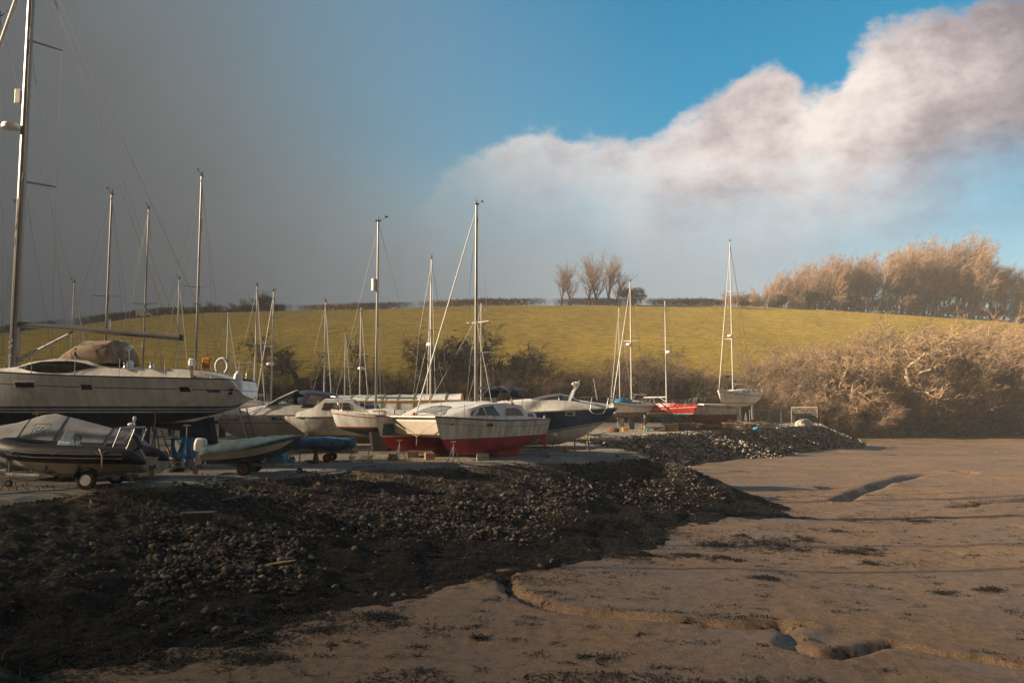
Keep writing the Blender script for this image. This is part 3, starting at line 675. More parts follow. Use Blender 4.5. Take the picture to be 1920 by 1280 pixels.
RUB = mat('black_rubber', (.012, .012, .013), .55, var=.3); TYRE = mat('tyre', (.016, .016, .016), .85, var=.3); GALV = mat('galvanised', (.30, .30, .30), .5, metal=.5, var=.35, scale=6)
WOOD = mat('timber', (.36, .25, .14), .8, var=.35, scale=3, stretch=(1, 8, 8)); WOODD = mat('weathered_timber', (.20, .16, .12), .85, var=.4, scale=3, stretch=(1, 8, 8)); TEAK = mat('teak', (.26, .15, .075), .6, var=.3, scale=6)
CANV = mat('navy_canvas', (.016, .028, .075), .85, var=.3, scale=3); TAN = mat('tan_canvas', (.27, .19, .13), .85, var=.3, scale=3); GCAN = mat('grey_canvas', (.36, .35, .34), .85, var=.18, scale=2, bump=.3, bscale=6)
TCAN = mat('teal_canvas', (.045, .095, .115), .85, var=.4, scale=3, bump=.5, bscale=8); BTARP = mat('blue_tarpaulin', (.03, .12, .24), .6, var=.6, scale=2.5, bump=.8, bscale=6); CYAN = mat('cyan_tarpaulin', (.01, .24, .42), .5, var=.4, scale=3)
CLEAR = mat('clear_vinyl', (.30, .26, .22), .2, var=.3, scale=3, spec=.6); YEL = mat('yellow_plastic', (.62, .36, .012), .45, var=.3); ORNG = mat('orange_canvas', (.52, .19, .02), .7, var=.3)
BLUP = mat('blue_plastic', (.012, .12, .27), .45, var=.3); RUST = mat('rusty_steel', (.17, .07, .03), .85, var=.5, scale=5); WHP = mat('white_plastic', (.78, .77, .75), .4, var=.1); GRY = mat('grey_plastic', (.22, .22, .22), .5, var=.2)
STEELB = mat('painted_steel_grey_blue', (.24, .28, .34), .5, var=.35, scale=6); ROPEB = mat('blue_rope', (.10, .22, .31), .7, var=.2); ROPEW = mat('pale_rope', (.55, .47, .34), .9, var=.2); STONEW = mat('concrete', (.34, .32, .29), .9, var=.3, scale=3, bump=.4)
def cr(pts):
    xs = [p[0] for p in pts]; ys = [p[1] for p in pts]
    n = len(xs); dl = [(ys[i+1]-ys[i])/(xs[i+1]-xs[i]) for i in range(n-1)]
    m = [dl[0]]+[0 if dl[i-1]*dl[i] <= 0 else 2*dl[i-1]*dl[i]/(dl[i-1]+dl[i]) for i in range(1, n-1)]+[dl[-1]]
    def f(t):
        if t <= xs[0]: return ys[0]
        if t >= xs[-1]: return ys[-1]
        i = max(k for k in range(n-1) if xs[k] <= t); h = xs[i+1]-xs[i]; s = (t-xs[i])/h
        return ys[i]*(1+2*s)*(1-s)**2+m[i]*h*s*(1-s)**2+ys[i+1]*s*s*(3-2*s)+m[i+1]*h*s*s*(s-1)
    return f
class Hull:
    """lofted hull; t 0 stern .. 1 bow, local x along the boat, z height above the ground"""
    def __init__(s, L, B, keel, sheer, ft=.7, tm=.45, p=2.2, e=(.42, .40, .85), trake=0, n=36, dx=0):
        s.L, s.B, s.zk, s.zs, s.ft, s.tm, s.p, s.tr, s.n, s.dx = L, B, cr(keel), cr(sheer), ft, tm, p, trake, n, dx
        s.e = cr([(0, e[0]), (.5, e[1]), (1, e[2])]); s.z0 = min(k[1] for k in keel)
    def b(s, t):
        if t < s.tm: return s.B/2*(s.ft+(1-s.ft)*sin(pi/2*t/s.tm))
        return s.B/2*max(0, 1-((t-s.tm)/(1-s.tm))**s.p)
    def x(s, t, z): return -s.L/2+s.L*t+s.dx+s.tr*(z-s.zs(0))*max(0, 1-t*2.2)**1.5
    def y(s, t, z):
        k, h = s.zk(t), s.zs(t); u = min(1, max(0, (z-k)/max(1e-4, h-k)))
        return s.b(t)*u**s.e(t)
    def pt(s, t, z, side=1, off=0): return Vector((s.x(t, z), side*(s.y(t, z)+off), z))
    def t_of(s, x): return (x-s.dx+s.L/2)/s.L
    def mesh(s, bands, sub=5):
        """bands: (top height or function of t or None for sheer, material index)"""
        mb = MB(); ts = [1-(1-i/s.n)**1.25 for i in range(s.n+1)]; rows = []; mats = []
        for i, t in enumerate(ts):
            lv = []; prev = s.zk(t); mt = []
            for top, mi in bands:
                z1 = s.zs(t) if top is None else (top(t) if callable(top) else top)
                z1 = min(max(z1, s.zk(t)), s.zs(t)); nn = sub if (top is None or mi == bands[0][1]) else 2
                for k in range(nn): lv.append(prev+(z1-prev)*(k/nn)); mt.append(mi)
                prev = z1
            lv.append(s.zs(t)); rows.append((t, lv)); mats = mt
        m = len(rows[0][1])
        for side in (1, -1):
            b0 = len(mb.v)
            for t, lv in rows: mb.v += [tuple(s.pt(t, z, side)) for z in lv]
            for i in range(len(rows)-1):
                for j in range(m-1):
                    a = b0+i*m+j; mb.f.append([a, a+1, a+m+1, a+m]); mb.m.append(mats[j])
        t, lv = rows[0]
        for j in range(m-1):
            mb.add([s.pt(0, lv[j], 1), s.pt(0, lv[j+1], 1), s.pt(0, lv[j+1], -1), s.pt(0, lv[j], -1)], [(0, 1, 2, 3)], mats[j])
        return mb
    def deck(s, drop=.04, camber=.05):
        mb = MB(); rings = []
        for i in range(s.n+1):
            t = i/s.n; z = s.zs(t)-drop; b = s.y(t, z)*.985; x = s.x(t, z)
            rings.append([(x, -b, z), (x, -b*.5, z+camber*.75*(b/s.B*2)), (x, 0, z+camber*(b/s.B*2)), (x, b*.5, z+camber*.75*(b/s.B*2)), (x, b, z)])
        return mb.loft(rings, closed=False, caps=False)
    def side_patch(s, t0, t1, z0, z1, side, m=0, off=.006, th=.0, n=6, mb=None):
        """a thin patch lying on the topsides, z0/z1 constants or functions of t"""
        mb = mb or MB(); g = lambda f, t: f(t) if callable(f) else f; A = []
        for i in range(n+1):
            t = t0+(t1-t0)*i/n; za, zb = g(z0, t), g(z1, t)
            A.append([s.pt(t, za, side, off), s.pt(t, zb, side, off), s.pt(t, zb, side, -.01), s.pt(t, za, side, -.01)])
        return mb.loft(A, m)
def trunk(st, camb=.06):
    """cabin: stations (x, half width bottom, z bottom, half width top, z top)"""
    rings = []
    for x, wb, zb, wt, zt in st:
        rings.append([(x, -wb, zb), (x, -wt, zt), (x, -wt*.55, zt+camb*.7), (x, 0, zt+camb), (x, wt*.55, zt+camb*.7), (x, wt, zt), (x, wb, zb)])
    return MB().loft(rings)
def on_side(st, x, z, side, off):
    st = sorted(st)
    for a, b in zip(st[:-1], st[1:]):
        if a[0] <= x <= b[0]:
            f = (x-a[0])/(b[0]-a[0]); q = [a[i]+(b[i]-a[i])*f for i in range(5)]
            return Vector((x, side*(q[1]+(q[3]-q[1])*(z-q[2])/max(1e-4, q[4]-q[2])+off), z))
    return Vector((x, side*(st[0][1]+off), z))
def cab_window(st, poly, side, m, parent, name='window', off=.022, n=16):
    xs = [p[0] for p in poly]; x0, x1 = min(xs), max(xs); rings = []
    for i in range(n+1):
        x = x0+(x1-x0)*(.004+.992*i/n); zz = []
        for (xa, za), (xb, zb) in zip(poly, poly[1:]+poly[:1]):
            if (xa-x)*(xb-x) <= 0 and xa != xb: zz.append(za+(zb-za)*(x-xa)/(xb-xa))
        lo_, hi_ = min(zz), max(zz)
        o = [on_side(st, x, lo_+(hi_-lo_)*k/3, side, off) for k in range(4)]; q = [on_side(st, x, lo_+(hi_-lo_)*k/3, side, -.03) for k in (3, 0)]
        rings.append(o+q)
    return MB().loft(rings).build(name, m, parent)
def rig(root, x, zd, H, r=.075, sp=((.5, .9),), stays=(), furl=None, boom=None, mtl=None, top=True, radar=None, refl=None, wr=.009, sprake=-.12):
    """mast with spreaders, wires and masthead gear; stays: list of (x, y, z, height fraction)"""
    mtl = mtl or ALU; zt = zd+H
    m = MB().tube([(x, 0, zd), (x, 0, zd+H*.6), (x, 0, zt)], [r, r*.96, r*.74], 10, flat=1.0).build('mast', mtl, root, smooth=True, auto=40)
    for f, wsp in sp:
        z = zd+H*f
        for s in (1, -1): MB().tube([(x, 0, z), (x+sprake, s*wsp, z+.05)], [.03, .018], 6).build('spreader', mtl, m)
    if top:
        g = MB().box((x, 0, zt+.03), (.3, .10, .06)).tube([(x+.1, 0, zt), (x+.1, 0, zt+.42)], .008, 4).tube([(x-.1, 0, zt+.05), (x-.42, 0, zt+.22)], .009, 4).box((x-.44, 0, zt+.25), (.16, .02, .09)).tube([(x, 0, zt+.05), (x, 0, zt+.24)], .045, 6)
        g.build('masthead_gear', RUB, m)
    for f, wsp in sp:
        for s in (1, -1):
            pass
    for q in stays:
        sx, sy, sz, f = q; pts = [(sx, sy, sz)]
        if abs(sy) > .3:
            for ff, wsp in sp:
                if ff < f-.08: pts.append((x+sprake, (1 if sy > 0 else -1)*wsp, zd+H*ff+.05))
        pts.append((x, 0, zd+H*f)); MB().tube(pts, wr, 4).build('stay', WIRE, root)
    if furl:
        sx, sz, f = furl; a, b = Vector((sx, 0, sz)), Vector((x+.08, 0, zd+H*f)); 
        MB().tube([a, a.lerp(b, .04), a.lerp(b, .3), a.lerp(b, .9), b], [.018, .034, .040, .024, .010], 7).build('furled_sail', FURL, root, smooth=True)
    if boom:
        L, z, cov = boom
        bm_ = MB().tube([(x-.1, 0, zd+z), (x-L, 0, zd+z-.02)], .06, 8).build('boom', mtl, root, smooth=True, auto=40)
        MB().tube([(x-L*.3, 0, zd+z-.05), (x-.08, 0, zd+z*.35)], .025, 5).build('kicker', mtl, bm_)
        if cov: MB().tube([(x-.05, 0, zd+z+.35), (x-.4, 0, zd+z+.22), (x-L*.5, 0, zd+z+.16), (x-L*.95, 0, zd+z+.06)], [.10, .17, .14, .07], 8).build('sail_cover', cov, bm_, smooth=True)
    if radar: MB().lathe([(.05, -.11), (.30, -.09), (.32, 0), (.28, .10), (.06, .14)], 14, M=Matrix.Translation((x+.42, 0, zd+H*radar))).box((x+.2, 0, zd+H*radar-.13), (.45, .06, .04)).build('radar_dome', WHP, m, smooth=True, auto=40)
    if refl:
        MB().tube([(x+.20, 0, zd+H*refl-.32), (x+.20, 0, zd+H*refl+.32)], .13, 8).box((x+.1, 0, zd+H*refl), (.22, .03, .04)).build('radar_reflector', WHP, m, smooth=True, auto=40)
    return m
def rails(root, h, t0, t1, n=6, hh=.60, pulpit=True, pushpit=True, m=None, inset=.06):
    m = m or SS; g = MB(); tops = {1: [], -1: []}
    for s in (1, -1):
        for i in range(n):
            t = t0+(t1-t0)*i/(n-1); z = h.zs(t); p = Vector((h.x(t, z), s*max(.03, h.b(t)-inset), z-.03))
            MB().tube([p, p+Vector((0, 0, hh))], .014, 5).build('stanchion', m, root); tops[s].append(p+Vector((0, 0, hh)))
        for k in (1, .52): g.tube([p-Vector((0, 0, hh*(1-k))) for p in tops[s]], .006, 4)
    g.build('lifeline', WIRE, root)
    if pulpit:
        z = h.zs(1)+hh; xb = h.x(1, h.zs(1)); pts = [tops[1][-1], Vector((xb-.25, .22, z+.05)), Vector((xb+.05, 0, z+.08)), Vector((xb-.25, -.22, z+.05)), tops[-1][-1]]
        q = MB().tube(pts, .016, 5)
        for i in (1, 3): q.tube([pts[i], Vector((xb-.55, pts[i].y*.9, h.zs(.97)-.05))], .016, 5)
        q.build('pulpit', m, root)
    if pushpit:
        z = h.zs(0)+hh; xb = h.x(0, h.zs(0)); b = h.b(0)-inset; pts = [tops[1][0], Vector((xb+.06, b, z)), Vector((xb+.03, b*.3, z)), Vector((xb+.03, -b*.3, z)), Vector((xb+.06, -b, z)), tops[-1][0]]
        q = MB().tube(pts, .016, 5)
        for i in (1, 2, 3, 4): q.tube([pts[i], pts[i]-Vector((0, 0, hh+.05))], .016, 5)
        q.build('pushpit', m, root)
def fin(pts, th, name, m, root, y=0):
    """foil-like keel or rudder from an outline in x,z"""
    n = len(pts); c = Vector((sum(p[0] for p in pts)/n, 0, sum(p[1] for p in pts)/n)); mb = MB()
    o = [Vector((p[0], y, p[1])) for p in pts]; i1 = [Vector((c.x+(p[0]-c.x)*.72, y+th, c.z+(p[1]-c.z)*.96)) for p in pts]; i2 = [Vector((p.x, 2*y-p.y, p.z)) for p in i1]
    mb.add(o+i1+i2, [tuple(range(n, 2*n)), tuple(range(2*n, 3*n))[::-1]]+[(i, (i+1) % n, n+(i+1) % n, n+i) for i in range(n)]+[((i+1) % n, i, 2*n+i, 2*n+(i+1) % n) for i in range(n)])
    return mb.build(name, m, root, bevel=.01)
def sailboat(name, px, Y, head, L, label, H, zd=None, wl=1.6, draft=1.3, fb=1.0, B=None, bottom=BLACKA, top=GW, stripe=MAROON, glass=GLB, boom=None, furl=True, radar=None, refl=None, sp=((.5, .8),), gear=True, twin=False, cat='sailing boat', group=None, r=.07, base=2.5, wr=.009, mx=.06, keelc=None, mmat=None, stays=True, railings=True):
    """a cruising yacht propped ashore: H is the height of the masthead above the ground"""
    B = B or L*.32; p = P(px, 760, Y); root = empty(name, (p.x, Y, base), radians(head)); tag(root, label, cat, group)
    cb = wl-.42  # lowest point of the canoe body
    h = Hull(L, B, [(0, wl+.10), (.15, wl-.14), (.5, cb), (.8, wl-.16), (.93, wl+.08), (1, wl+fb*1.20)], [(0, wl+fb*.92), (.4, wl+fb*.9), (1, wl+fb*1.22)], ft=.62, trake=-.15)
    bt = wl+.04; hm = h.mesh([(bt, 0), (bt+.07, 1), (lambda t: h.zs(t)-.24, 2), (lambda t: h.zs(t)-.19, 1), (None, 2)]).build('hull', [bottom, stripe, top], root, smooth=True, auto=50)
    h.deck().build('deck', GW, root, smooth=True)
    zs = h.zs(.5); x0, x1 = -L*.14, L*.27; W = B*.33; c = L/9
    st = [(x0-.05, W*.98, zs-.08, W*.86, zs+.40*c), (x0+.5, W, zs-.08, W*.86, zs+.44*c), (x1-1.6*c, W*.86, zs-.06, W*.70, zs+.36*c), (x1-.3, W*.55, zs, W*.40, zs+.24*c), (x1+.3, W*.3, zs+.02, W*.2, zs+.07)]
    cb_ = trunk(st).build('cabin', top, root, smooth=True, auto=35)
    for s in (1, -1):
        for a, b in ((x0+.35, x0+1.15), (x0+1.3, x0+2.1)):
            cab_window(st, [(a, zs+.12), (a+.06, zs+.30*c), (b-.04, zs+.28*c), (b, zs+.14)], s, glass, cb_)
    MB().box((x1-1.4*c, 0, zs+.40*c), (.5, .5, .08)).build('hatch', GRY, cb_)
    # cockpit coaming
    st2 = [(-L*.42, W*1.05, zs-.1, W*.98, zs+.16), (-L*.16, W*1.05, zs-.1, W*.95, zs+.24)]
    trunk(st2, .0).build('cockpit_coaming', top, root)
    if twin:
        for s in (1, -1): fin([(-.75, cb+.25), (.55, cb+.25), (.40, wl-draft), (-.60, wl-draft)], .09, 'bilge_keel', keelc or bottom, root, s*B*.22)
        fin([(-L*.36, cb+.4), (-L*.22, cb+.3), (-L*.27, wl-draft*.75), (-L*.34, wl-draft*.75)], .06, 'skeg', keelc or bottom, root)
    else: fin([(-L*.10, cb+.12), (L*.10, cb+.10), (L*.045, wl-draft), (-L*.085, wl-draft)], .11, 'keel', keelc or bottom, root)
    fin([(-L*.455, wl+.1), (-L*.40, wl+.05), (-L*.405, wl-draft*.72), (-L*.45, wl-draft*.72)], .05, 'rudder', bottom, root)
    xm = L*mx; zd_ = zs+.36*c
    Hm = H-zd_; zt = H; b = h.b(h.t_of(xm))-.05
    sty = []
    if stays:
        sty = [(xm-.1, s*b, zs, .98) for s in (1, -1)]+[(xm-.45, s*b*.98, zs, sp[0][0]+.02) for s in (1, -1)]+[(-L/2+.1, 0, h.zs(0), .995)]
        if not furl: sty.append((L/2-.1, 0, h.zs(1), .97))
    rig(root, xm, zd_, Hm, r, sp, sty, (L/2-.15, h.zs(.98)+.1, .95) if furl else None, boom, mmat, True, radar, refl, wr)
    if railings: rails(root, h, .06, .90, 5)
    root['_draft'] = wl-draft
    return root, h
# ------------------------------------------------------------------ trailers, outboards
def zr(py, Y, px=960, base=2.5): return P(px, py, Y).z-base
def xr(px, Y): return P(px, 760, Y).x
def wheel(root, x, y, r, rim=GALV, wd=.16):
    w = MB(); Rm = Matrix.Translation((x, y, r)) @ Matrix.Rotation(pi/2, 4, 'X')
    w.lathe([(r*.58, -wd/2), (r*.9, -wd/2), (r, -wd*.32), (r, wd*.32), (r*.9, wd/2), (r*.58, wd/2)], 20, M=Rm)
    t = w.build('wheel', TYRE, root, smooth=True, auto=40)
    MB().lathe([(r*.15, -wd*.52), (r*.57, -wd*.52), (r*.6, -wd*.3), (r*.6, wd*.3), (r*.57, wd*.52), (r*.15, wd*.52)], 16, M=Rm).build('rim', rim, t, smooth=True, auto=40)
def trailer(px, Y, head, L, Wd, zf, wx, label, r=.29, rim=GALV, base=2.5, front=1.4, guard=True):
    root = empty('boat_trailer', (xr(px, Y), Y, base), radians(head)); tag(root, label, 'trailer')
    f = MB(); x0, x1 = -L/2, L/2
    for s in (1, -1):
        f.tube([(x0, s*Wd*.36, zf), (x1-front, s*Wd*.36, zf), (x1, 0, zf-.02)], .045, 4)
        for x in (x0+.2, (x0+x1)/2-.3, x1-front-.1): f.bar((x, s*Wd*.3, zf), (x, s*Wd*.24, zf+.26), .07, .05)
    for x in (x0+.1, wx, (x0+x1)/2, x1-front): f.bar((x, -Wd*.37, zf-.03), (x, Wd*.37, zf-.03), .07, .06)
    f.bar((wx, -Wd*.5, r), (wx, Wd*.5, r), .06, .06); f.bar((x1-front*1.1, 0, zf), (x1+.5, 0, zf-.03), .07, .07)
    f.build('frame', GALV, root)
    MB().tube([(x1-.15, .08, .18), (x1-.15, .08, zf+.35)], .025, 6).build('jockey_post', GALV, root)
    wheel(root, x1-.15, .08, .11, wd=.07)
    MB().bar((x1-front*.55, 0, zf), (x1-front*.75, 0, zf+.75), .07, .07).box((x1-front*.78, 0, zf+.78), (.16, .14, .12)).build('winch_post', GALV, root)
    for s in (1, -1):
        wheel(root, wx, s*Wd*.52, r, rim)
        if guard:
            a = [Vector((wx+(r+.07)*cos(q), 0, r+(r+.07)*sin(q))) for q in np.linspace(.25, pi-.25, 9)]
            MB().loft([[(p.x, s*Wd*.52-.11, p.z), (p.x, s*Wd*.52+.11, p.z), (p.x*1.0, s*Wd*.52+.11, p.z-.015), (p.x, s*Wd*.52-.11, p.z-.015)] for p in a]).build('mudguard', RUB, root)
    MB().box((x0-.05, 0, zf), (.04, Wd*.9, .12)).build('light_board', WOOD, root)
    return root
def outboard(parent, x, z, cowl, tilt=0, s=1.0, name='outboard'):
    M = Matrix.Translation((x, 0, z)) @ Matrix.Rotation(tilt, 4, 'Y') @ Matrix.Scale(s, 4)
    r_ = [[(M @ Vector((a*wx, b*wy, zz)))[:] for a, b in ((-1, -.5), (-.6, -1), (.5, -1), (1, -.5), (1, .5), (.5, 1), (-.6, 1), (-1, .5))] for zz, wx, wy in ((.02, .15, .12), (.06, .20, .15), (.30, .22, .15), (.46, .18, .13), (.50, .12, .09))]
    e = MB().loft(r_).build(name, cowl, parent, smooth=True, auto=30)
    MB().loft([[(M @ Vector(q))[:] for q in ((-.09, -.05, zz), (.09, -.05, zz), (.09, .05, zz), (-.09, .05, zz))] for zz in (.03, -.55)]+[[(M @ Vector(q))[:] for q in ((-.16, -.03, -.6), (.07, -.03, -.6), (.07, .03, -.6), (-.16, .03, -.6))], [(M @ Vector(q))[:] for q in ((-.08, -.015, -.85), (.04, -.015, -.85), (.04, .015, -.85), (-.08, .015, -.85))]]).build('leg', GRY, e)
    b = MB()
    for k in range(3):
        a = k*2.094; b.add([M @ Vector((-.2, .02*cos(a), -.66+.02*sin(a))), M @ Vector((-.17, .11*cos(a-.3), -.66+.11*sin(a-.3))), M @ Vector((-.22, .12*cos(a+.2), -.66+.12*sin(a+.2)))], [(0, 1, 2)])
    b.tube([M @ Vector((-.12, 0, -.66)), M @ Vector((-.24, 0, -.66))], .035, 6).build('propeller', RUB, e)
    return e
def props(px, Y, label, n=1, h=1.2, group=None, m=STEELB, top=WOOD, base=2.5):
    """a tripod boat stand"""
    root = empty('boat_stand', (xr(px, Y), Y, base)); tag(root, label, 'boat stand', group)
    f = MB()
    for k in range(3):
        a = k*2.094+.5; f.tube([(.34*cos(a), .34*sin(a), 0), (.03*cos(a), .03*sin(a), h*.72)], .022, 5)
        f.tube([(.22*cos(a), .22*sin(a), h*.25), (.22*cos(a+2.094), .22*sin(a+2.094), h*.25)], .012, 4)
    f.tube([(0, 0, h*.35), (0, 0, h*.78)], .035, 6); f.build('frame', m, root)
    MB().tube([(0, 0, h*.7), (0, 0, h-.04)], .018, 6).build('screw', GALV, root); MB().box((0, 0, h-.02), (.22, .22, .05)).build('pad', top, root)
    return root
def block(name, px, py, Y, d, m, label, cat, rz=0, n=1, base=2.5):
    b = MB()
    for k in range(n): b.box((0, 0, d[2]*(k+.5)/n), (d[0]*(1-.06*(k % 2)), d[1], d[2]/n-.012), 0, rz=.04*(k % 3-1))
    o = b.build(name, m, None, loc=(xr(px, Y), Y, base), rz=rz, bevel=.012); return tag(o, label, cat)

# ------------------------------------------------------------------ the big white yacht at the left
def big_yacht():
    Y = 33; Xs = xr(455, Y); L = 15.0; Xc = Xs-L/2
    root = empty('sailing_yacht', (Xc, Y, 2.5), pi); tag(root, 'big white yacht with navy stripes and long smoked cabin window, leftmost of the boats', 'yacht')
    lx = lambda px: -(xr(px, Y)-Xc)
    h = Hull(L, 4.5, [(0, 2.78), (.06, 2.36), (.14, 2.02), (.3, 1.66), (.5, 1.52), (.75, 1.68), (.9, 2.05), (.965, 2.5), (1, 4.15)], [(0, 3.55), (.4, 3.68), (1, 4.2)], ft=.72, tm=.42, p=2.3, e=(.38, .34, .8), trake=.5, n=48)
    h.mesh([(2.22, 0), (2.27, 1), (2.34, 2), (2.38, 1), (2.47, 2), (lambda t: h.zs(t)-.475, 1), (lambda t: h.zs(t)-.44, 2), (lambda t: h.zs(t)-.05, 1), (None, 3)], 6).build('hull', [NAVYA, GW, NAVY, RUB], root, smooth=True, auto=60)
    h.deck(.03, .12).build('deck', GW, root, smooth=True)
    for px0, px1 in ((84, 119), (201, 219), (362, 379)):
        ta, tb = h.t_of(lx(px1)), h.t_of(lx(px0)); zc = h.zs((ta+tb)/2)-.46
        f = h.side_patch(ta-.004, tb+.004, zc-.13, zc+.13, 1, off=.012).build('portlight', GW, root); h.side_patch(ta, tb, zc-.095, zc+.095, 1, off=.020).build('pane', GLASS, f)
        f = h.side_patch(ta-.004, tb+.004, zc-.13, zc+.13, -1, off=.012).build('portlight', GW, root); h.side_patch(ta, tb, zc-.095, zc+.095, -1, off=.020).build('pane', GLASS, f)
    h.side_patch(h.t_of(lx(425)), h.t_of(lx(404)), lambda t: h.zs(t)-.56, lambda t: h.zs(t)-.44, 1, off=.01).build('stripe_arrow', NAVY, root)
    for px, dz in ((447, 1.28), (451, 1.38), (459, 1.1)): pass
    MB().tube([h.pt(.02, 2.98, 1, .01), h.pt(.028, 2.98, 1, .01)], .05, 8).tube([h.pt(.012, 3.12, 1, .01), h.pt(.02, 3.12, 1, .01)], .045, 8).build('exhaust', RUB, root)
    # deck saloon and cockpit coaming
    zd = lambda x: h.zs(h.t_of(x))-.05
    st = [(lx(x), w, zd(lx(x)), w*.86, zr(y, Y)) for x, y, w in ((372, 701, 1.25), (340, 696, 1.35), (232, 692, 1.45), (214, 687, 1.5), (190, 679, 1.5), (130, 676, 1.48), (85, 682, 1.35), (55, 690, 1.15), (20, 693, 1.0), (-30, 697, .8))]
    st = [(x, w, z, wt, max(zt, z+.06)) for x, w, z, wt, zt in st]
    cab = trunk(st, .07).build('deck_saloon', GW, root, smooth=True, auto=40)
    for s in (1, -1): cab_window(st, [(lx(px), zr(py, Y)) for px, py in ((60, 691), (82, 686), (105, 681), (135, 680), (165, 680), (188, 684), (210, 691), (185, 696), (165, 701), (140, 702), (110, 701), (80, 696))], s, GLASS, cab, off=.02)
    st2 = [(lx(x), w, zd(lx(x)), w*.9, zr(y, Y)) for x, y, w in ((438, 709, 1.2), (415, 703, 1.4), (395, 698, 1.5), (370, 695, 1.55), (225, 694, 1.62))]
    trunk(st2, .0).build('cockpit_coaming', GW, root, smooth=True, auto=40)
    # spray hood
    R_ = []
    for px, py, w in ((124, 676, 1.0), (140, 660, 1.15), (166, 641, 1.25), (222, 638, 1.3), (229, 652, 1.33), (234, 683, 1.35)):
        z1 = zr(py, Y); z0 = zr(683, Y)-.02; R_.append([(lx(px), w*sin(a), z0+max(.02, z1-z0)*(cos(a)**.42 if cos(a) > 0 else 0)) for a in np.linspace(-pi/2, pi/2, 15)])
    sh = MB().loft(R_, closed=False, caps=False).build('spray_hood', TAN, root, smooth=True, auto=50)
    s0 = sh.modifiers.new('solid', 'SOLIDIFY'); s0.thickness = .02
    for px in (166, 222): MB().tube([(lx(px), 1.27*sin(a), zr(683, Y)+(zr(640, Y)-zr(683, Y))*max(0, cos(a))**.55+.02) for a in np.linspace(-1.5, 1.5, 11)], .016, 5).build('hood_frame', SS, sh)
    MB().add([(lx(p), 1.10*w_+.02, zr(q, Y)) for p, q, w_ in ((150, 671, 1.02), (168, 648, .9), (195, 647, .92), (190, 671, 1.06))], [(0, 1, 2, 3)]).build('hood_window', CLEAR, sh)
    # mast and rigging
    xm = lx(21); H = 22.3; zm = zr(692, Y); zf = lambda py: (zr(py, Y)-zm)/(H-zm)
    m = MB().tube([(xm, 0, zm-.2), (xm, 0, 12), (xm, 0, H)], [.175, .17, .14], 12, flat=1.0)
    m = m.build('mast', ALU, root, smooth=True, auto=40); 
    for py in (340, 76):
        for s in (1, -1): MB().tube([(xm-.1, s*.1, zr(py, Y)), (xm-.75, s*1.15, zr(py, Y)+.08)], [.055, .035], 8).build('spreader', ALU, m)
    zz = zr(237, Y); MB().lathe([(.05, -.13), (.33, -.10), (.35, 0), (.31, .11), (.06, .15)], 18, M=Matrix.Translation((xm+.62, 0, zz))).bar((xm+.1, 0, zz-.15), (xm+.7, 0, zz-.15), .1, .05).build('radar_dome', WHP, m, smooth=True, auto=40)
    zz = zr(182, Y); MB().box((xm+.32, 0, zz), (.24, .24, .62)).bar((xm, 0, zz-.2), (xm+.3, 0, zz-.2), .03, .03).build('radar_reflector', WHP, m, bevel=.03)
    zz = zr(377, Y); MB().box((xm+.24, 0, zz), (.14, .12, .12)).tube([(xm, 0, zz+.05), (xm+.25, 0, zz+.05)], .02, 5).build('deck_light', RUB, m)
    MB().box((xm+.06, .145, zr(520, Y)), (.03, .03, 6.6)).build('mast_track', RUB, m)
    for k, py in enumerate((668, 650, 640)): MB().lathe([(.07, -.06), (.05, 0), (.075, .07)], 10, M=Matrix.Translation((xm+.02, .2, zr(py, Y)))).build('winch', SS, m)
    b0, b1 = Vector((xm-.2, 0, zr(608, Y))), Vector((lx(334), 0, zr(633, Y)))
    b = MB().tube([b0, b1], .12, 10).build('boom', ALU, root, smooth=True, auto=40)
    MB().box(b1+Vector((-.03, 0, 0)), (.12, .2, .24)).build('boom_end', RUB, b); MB().tube([b0.lerp(b1, .33)+Vector((0, 0, -.14)), (xm-.2, 0, zr(676, Y))], [.05, .09], 8).build('kicker', GALV, b)
    bw = h.b(h.t_of(xm))-.12; zs_ = h.zs(h.t_of(xm))
    for s in (1, -1):
        MB().tube([(xm-.5, s*bw, zs_), (xm-.75, s*1.15, zr(340, Y)+.08), (xm-.75, s*1.15, zr(76, Y)+.08), (xm, 0, H-.3)], .010, 4).build('shroud', WIRE, root)
        MB().tube([(xm-.65, s*bw, zs_), (xm-.05, s*.1, zr(340, Y)-.2)], .009, 4).build('shroud', WIRE, root)
        MB().tube([(xm-1.4, s*(bw-.05), zs_), (xm-.05, s*.1, zr(90, Y))], .009, 4).build('shroud', WIRE, root)
    MB().tube([(lx(432), 0, h.zs(0)), (xm, 0, H)], .011, 4).build('backstay', WIRE, root)
    for o in (0, .35): MB().tube([b1+Vector((o, 0, .1)), (xm-.05, 0, H-.1)], .009, 4).build('topping_lift', WIRE, root)
    MB().tube([(L/2-.3, 0, 4.2), (xm+.1, 0, H-.6)], .09, 8).build('furled_sail', FURL, root, smooth=True)
    MB().tube([b1+Vector((1.6, 0, -.12)), (lx(265), 0, zr(690, Y))], .012, 4).build('mainsheet', ROPEW, root)
    rails(root, h, .05, .95, 9, .72, inset=.14)
    # stern gear
    g = MB()
    for k in range(13):
        a = radians(-140+k*280/12); g.v += []
    MB().tube([(lx(440)+.24*cos(radians(a)), 1.55, zr(690, Y)+.30*sin(radians(a))) for a in range(-60, 241, 25)], .07, 8).build('horseshoe_buoy', FURL, root, smooth=True)
    MB().loft([[(lx(459)+.2*k*cos(a), .9+.2*k*sin(a), z) for a in np.linspace(0, 2*pi, 9)[:-1]] for z, k in ((zr(742, Y), .4), (zr(735, Y), 1), (zr(705, Y), .9), (zr(697, Y), .3))]).build('white_fender_bag', WHP, root, smooth=True)
